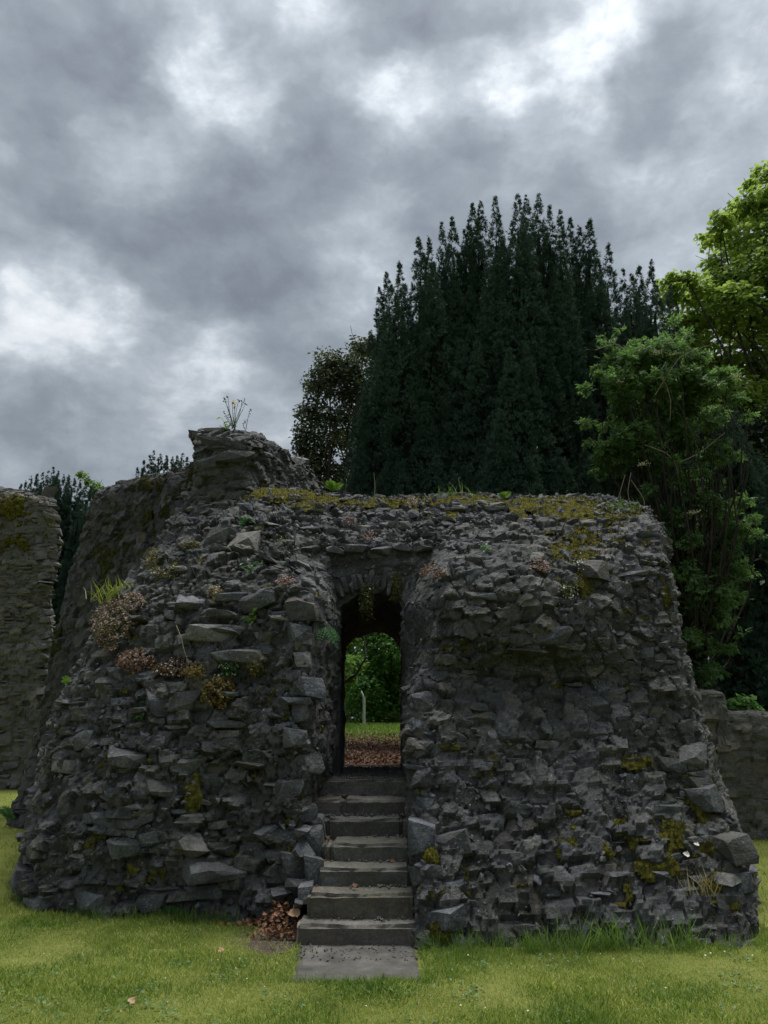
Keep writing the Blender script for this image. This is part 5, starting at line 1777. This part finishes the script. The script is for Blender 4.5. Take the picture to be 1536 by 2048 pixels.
sprout('small green leaves on the face of the low left block', 282, 1445, 8, .05, M_FERN, .05)

# grass tuft on the left shoulder
P0, N0, _ = hit(240, 1205)
n = 150
V, Fc = blades(P0 + rg.normal(0, .08, (n, 3)) * [1.6, .5, .25], rg.uniform(.15, .34, n), .04, .45)
solo('grass_tuft', V, Fc, M_TUFT, 'bright yellow green grass tuft on the left shoulder of the ruin', 'grass')
for (px, py, lb) in [(925, 998, 'thin grass sprouting on the crest near the dead stem'), (1245, 1022, 'thin grass sprouting near the right end of the crest'), (1410, 1790, 'dry grass clump low on the right edge of the ruin')]:
    P0, N0, _ = hit(px, py)
    n = 60
    V, Fc = blades(P0 + rg.normal(0, .09 if py < 1500 else .04, (n, 3)) * [1.6, .5, .15], rg.uniform(.08, .22, n), .035, .35)
    solo('grass_tuft', V, Fc, M_STRAW if py > 1500 else M_LEAFY, lb, 'grass')

# flowering ragwort on the stump
M_STEM = noise_mat('grey_green_stem', [(.3, (.10, .11, .08)), (.7, (.17, .18, .14))], 20, .8, .1)
M_YEL = noise_mat('yellow_petal', [(.3, (.6, .42, .02)), (.7, (.75, .55, .04))], 20, .6, .1)
P0 = W(466, 858, 10.0)
rag = thing('ragwort_plant', 'tall thin ragwort weed with yellow flowers on top of the wall stump', 'weed', P0)
tips = [(449, 797), (456, 793), (451, 804), (465, 803), (478, 800), (489, 800), (491, 808), (484, 803), (447, 824), (453, 835), (500, 820), (488, 845), (470, 815)]
for (a, b) in tips:
    e = W(a, b, 10.0 + rg.uniform(-.1, .1))
    s0 = P0 + rg.normal(0, .02, 3) + ([.16, 0, 0] if a > 486 and b > 815 else [0, 0, 0])
    tt = np.linspace(0, 1, 7)[:, None]
    path = s0 * (1 - tt) + e * tt + np.sin(tt * math.pi) * rg.normal(0, .015, 3)
    V, Fc = tube(path, np.linspace(.006, .003, 7), 4)
    stem = part('stem', V, Fc, M_STEM, rag)
    V, Fc = scatter(*PROTO[30], rand_rots(3, rg), e + rg.normal(0, .012, (3, 3)), rg.uniform(.018, .03, 3))
    part('seed_head', V, Fc, M_STEM, rag)
    L_ = path[1:6] + rg.normal(0, .01, (5, 3))
    V, Fc = scatter(*leaf_t(.25), frames_from_z(rg.normal(0, 1, (5, 3)), rg), L_, rg.uniform(.02, .045, 5))
    part('stem_leaves', V, Fc, M_STEM, rag)
for (a, b) in [(466, 804), (470, 806)]:
    e = W(a, b, 9.95)
    Z = np.array([[math.cos(k) * .4, -.7, math.sin(k) * .4 + .4] for k in np.linspace(0, 6, 9)])
    V, Fc = scatter(*leaf_t(.4), frames_from_z(Z, rg), np.repeat(e[None], 9, 0), np.full(9, .045))
    part('flower', V, Fc, M_YEL, rag)
# dead stems on the crest and a dry thread on the left face
def dead_stem(label, pts, D, r=.006):
    path = np.array([W(a, b, D) for a, b in pts])
    V, Fc = tube(catmull(path, np.linspace(0, len(pts) - 1, 12)), np.linspace(r, r * .5, 12), 5)
    solo('dead_stem', V, Fc, M_DEAD, label, 'stem')
dead_stem('pale dead stem standing on the crest left of centre', [(748, 1000), (750, 975), (748, 945)], 9.5)
dead_stem('leaning dead stem with a hooked tip on the crest', [(925, 1000), (922, 980), (917, 958), (921, 955)], 9.5)
dead_stem('thin forked dead twig on the crest', [(916, 992), (908, 975), (898, 965)], 9.5, .004)
P0 = hit(372, 1312)[2]
dead_stem('pale dry thread hanging across the left face ledge', [(352, 1250), (362, 1275), (368, 1300), (378, 1328)], hit(365, 1300)[0][1] - .12, .005)
# white shell-like leaves on the right slope
for (a, b, s, lb) in [(1371, 1706, .055, 'curved white leaf on the right slope'), (1393, 1697, .045, 'upright white leaf beside the curved one on the right slope')]:
    P0, N0, _ = hit(a, b)
    one_leaf(P0 + N0 * .06, s, lb, M_PETAL, tuple(N0 + [0, 0, .8]))
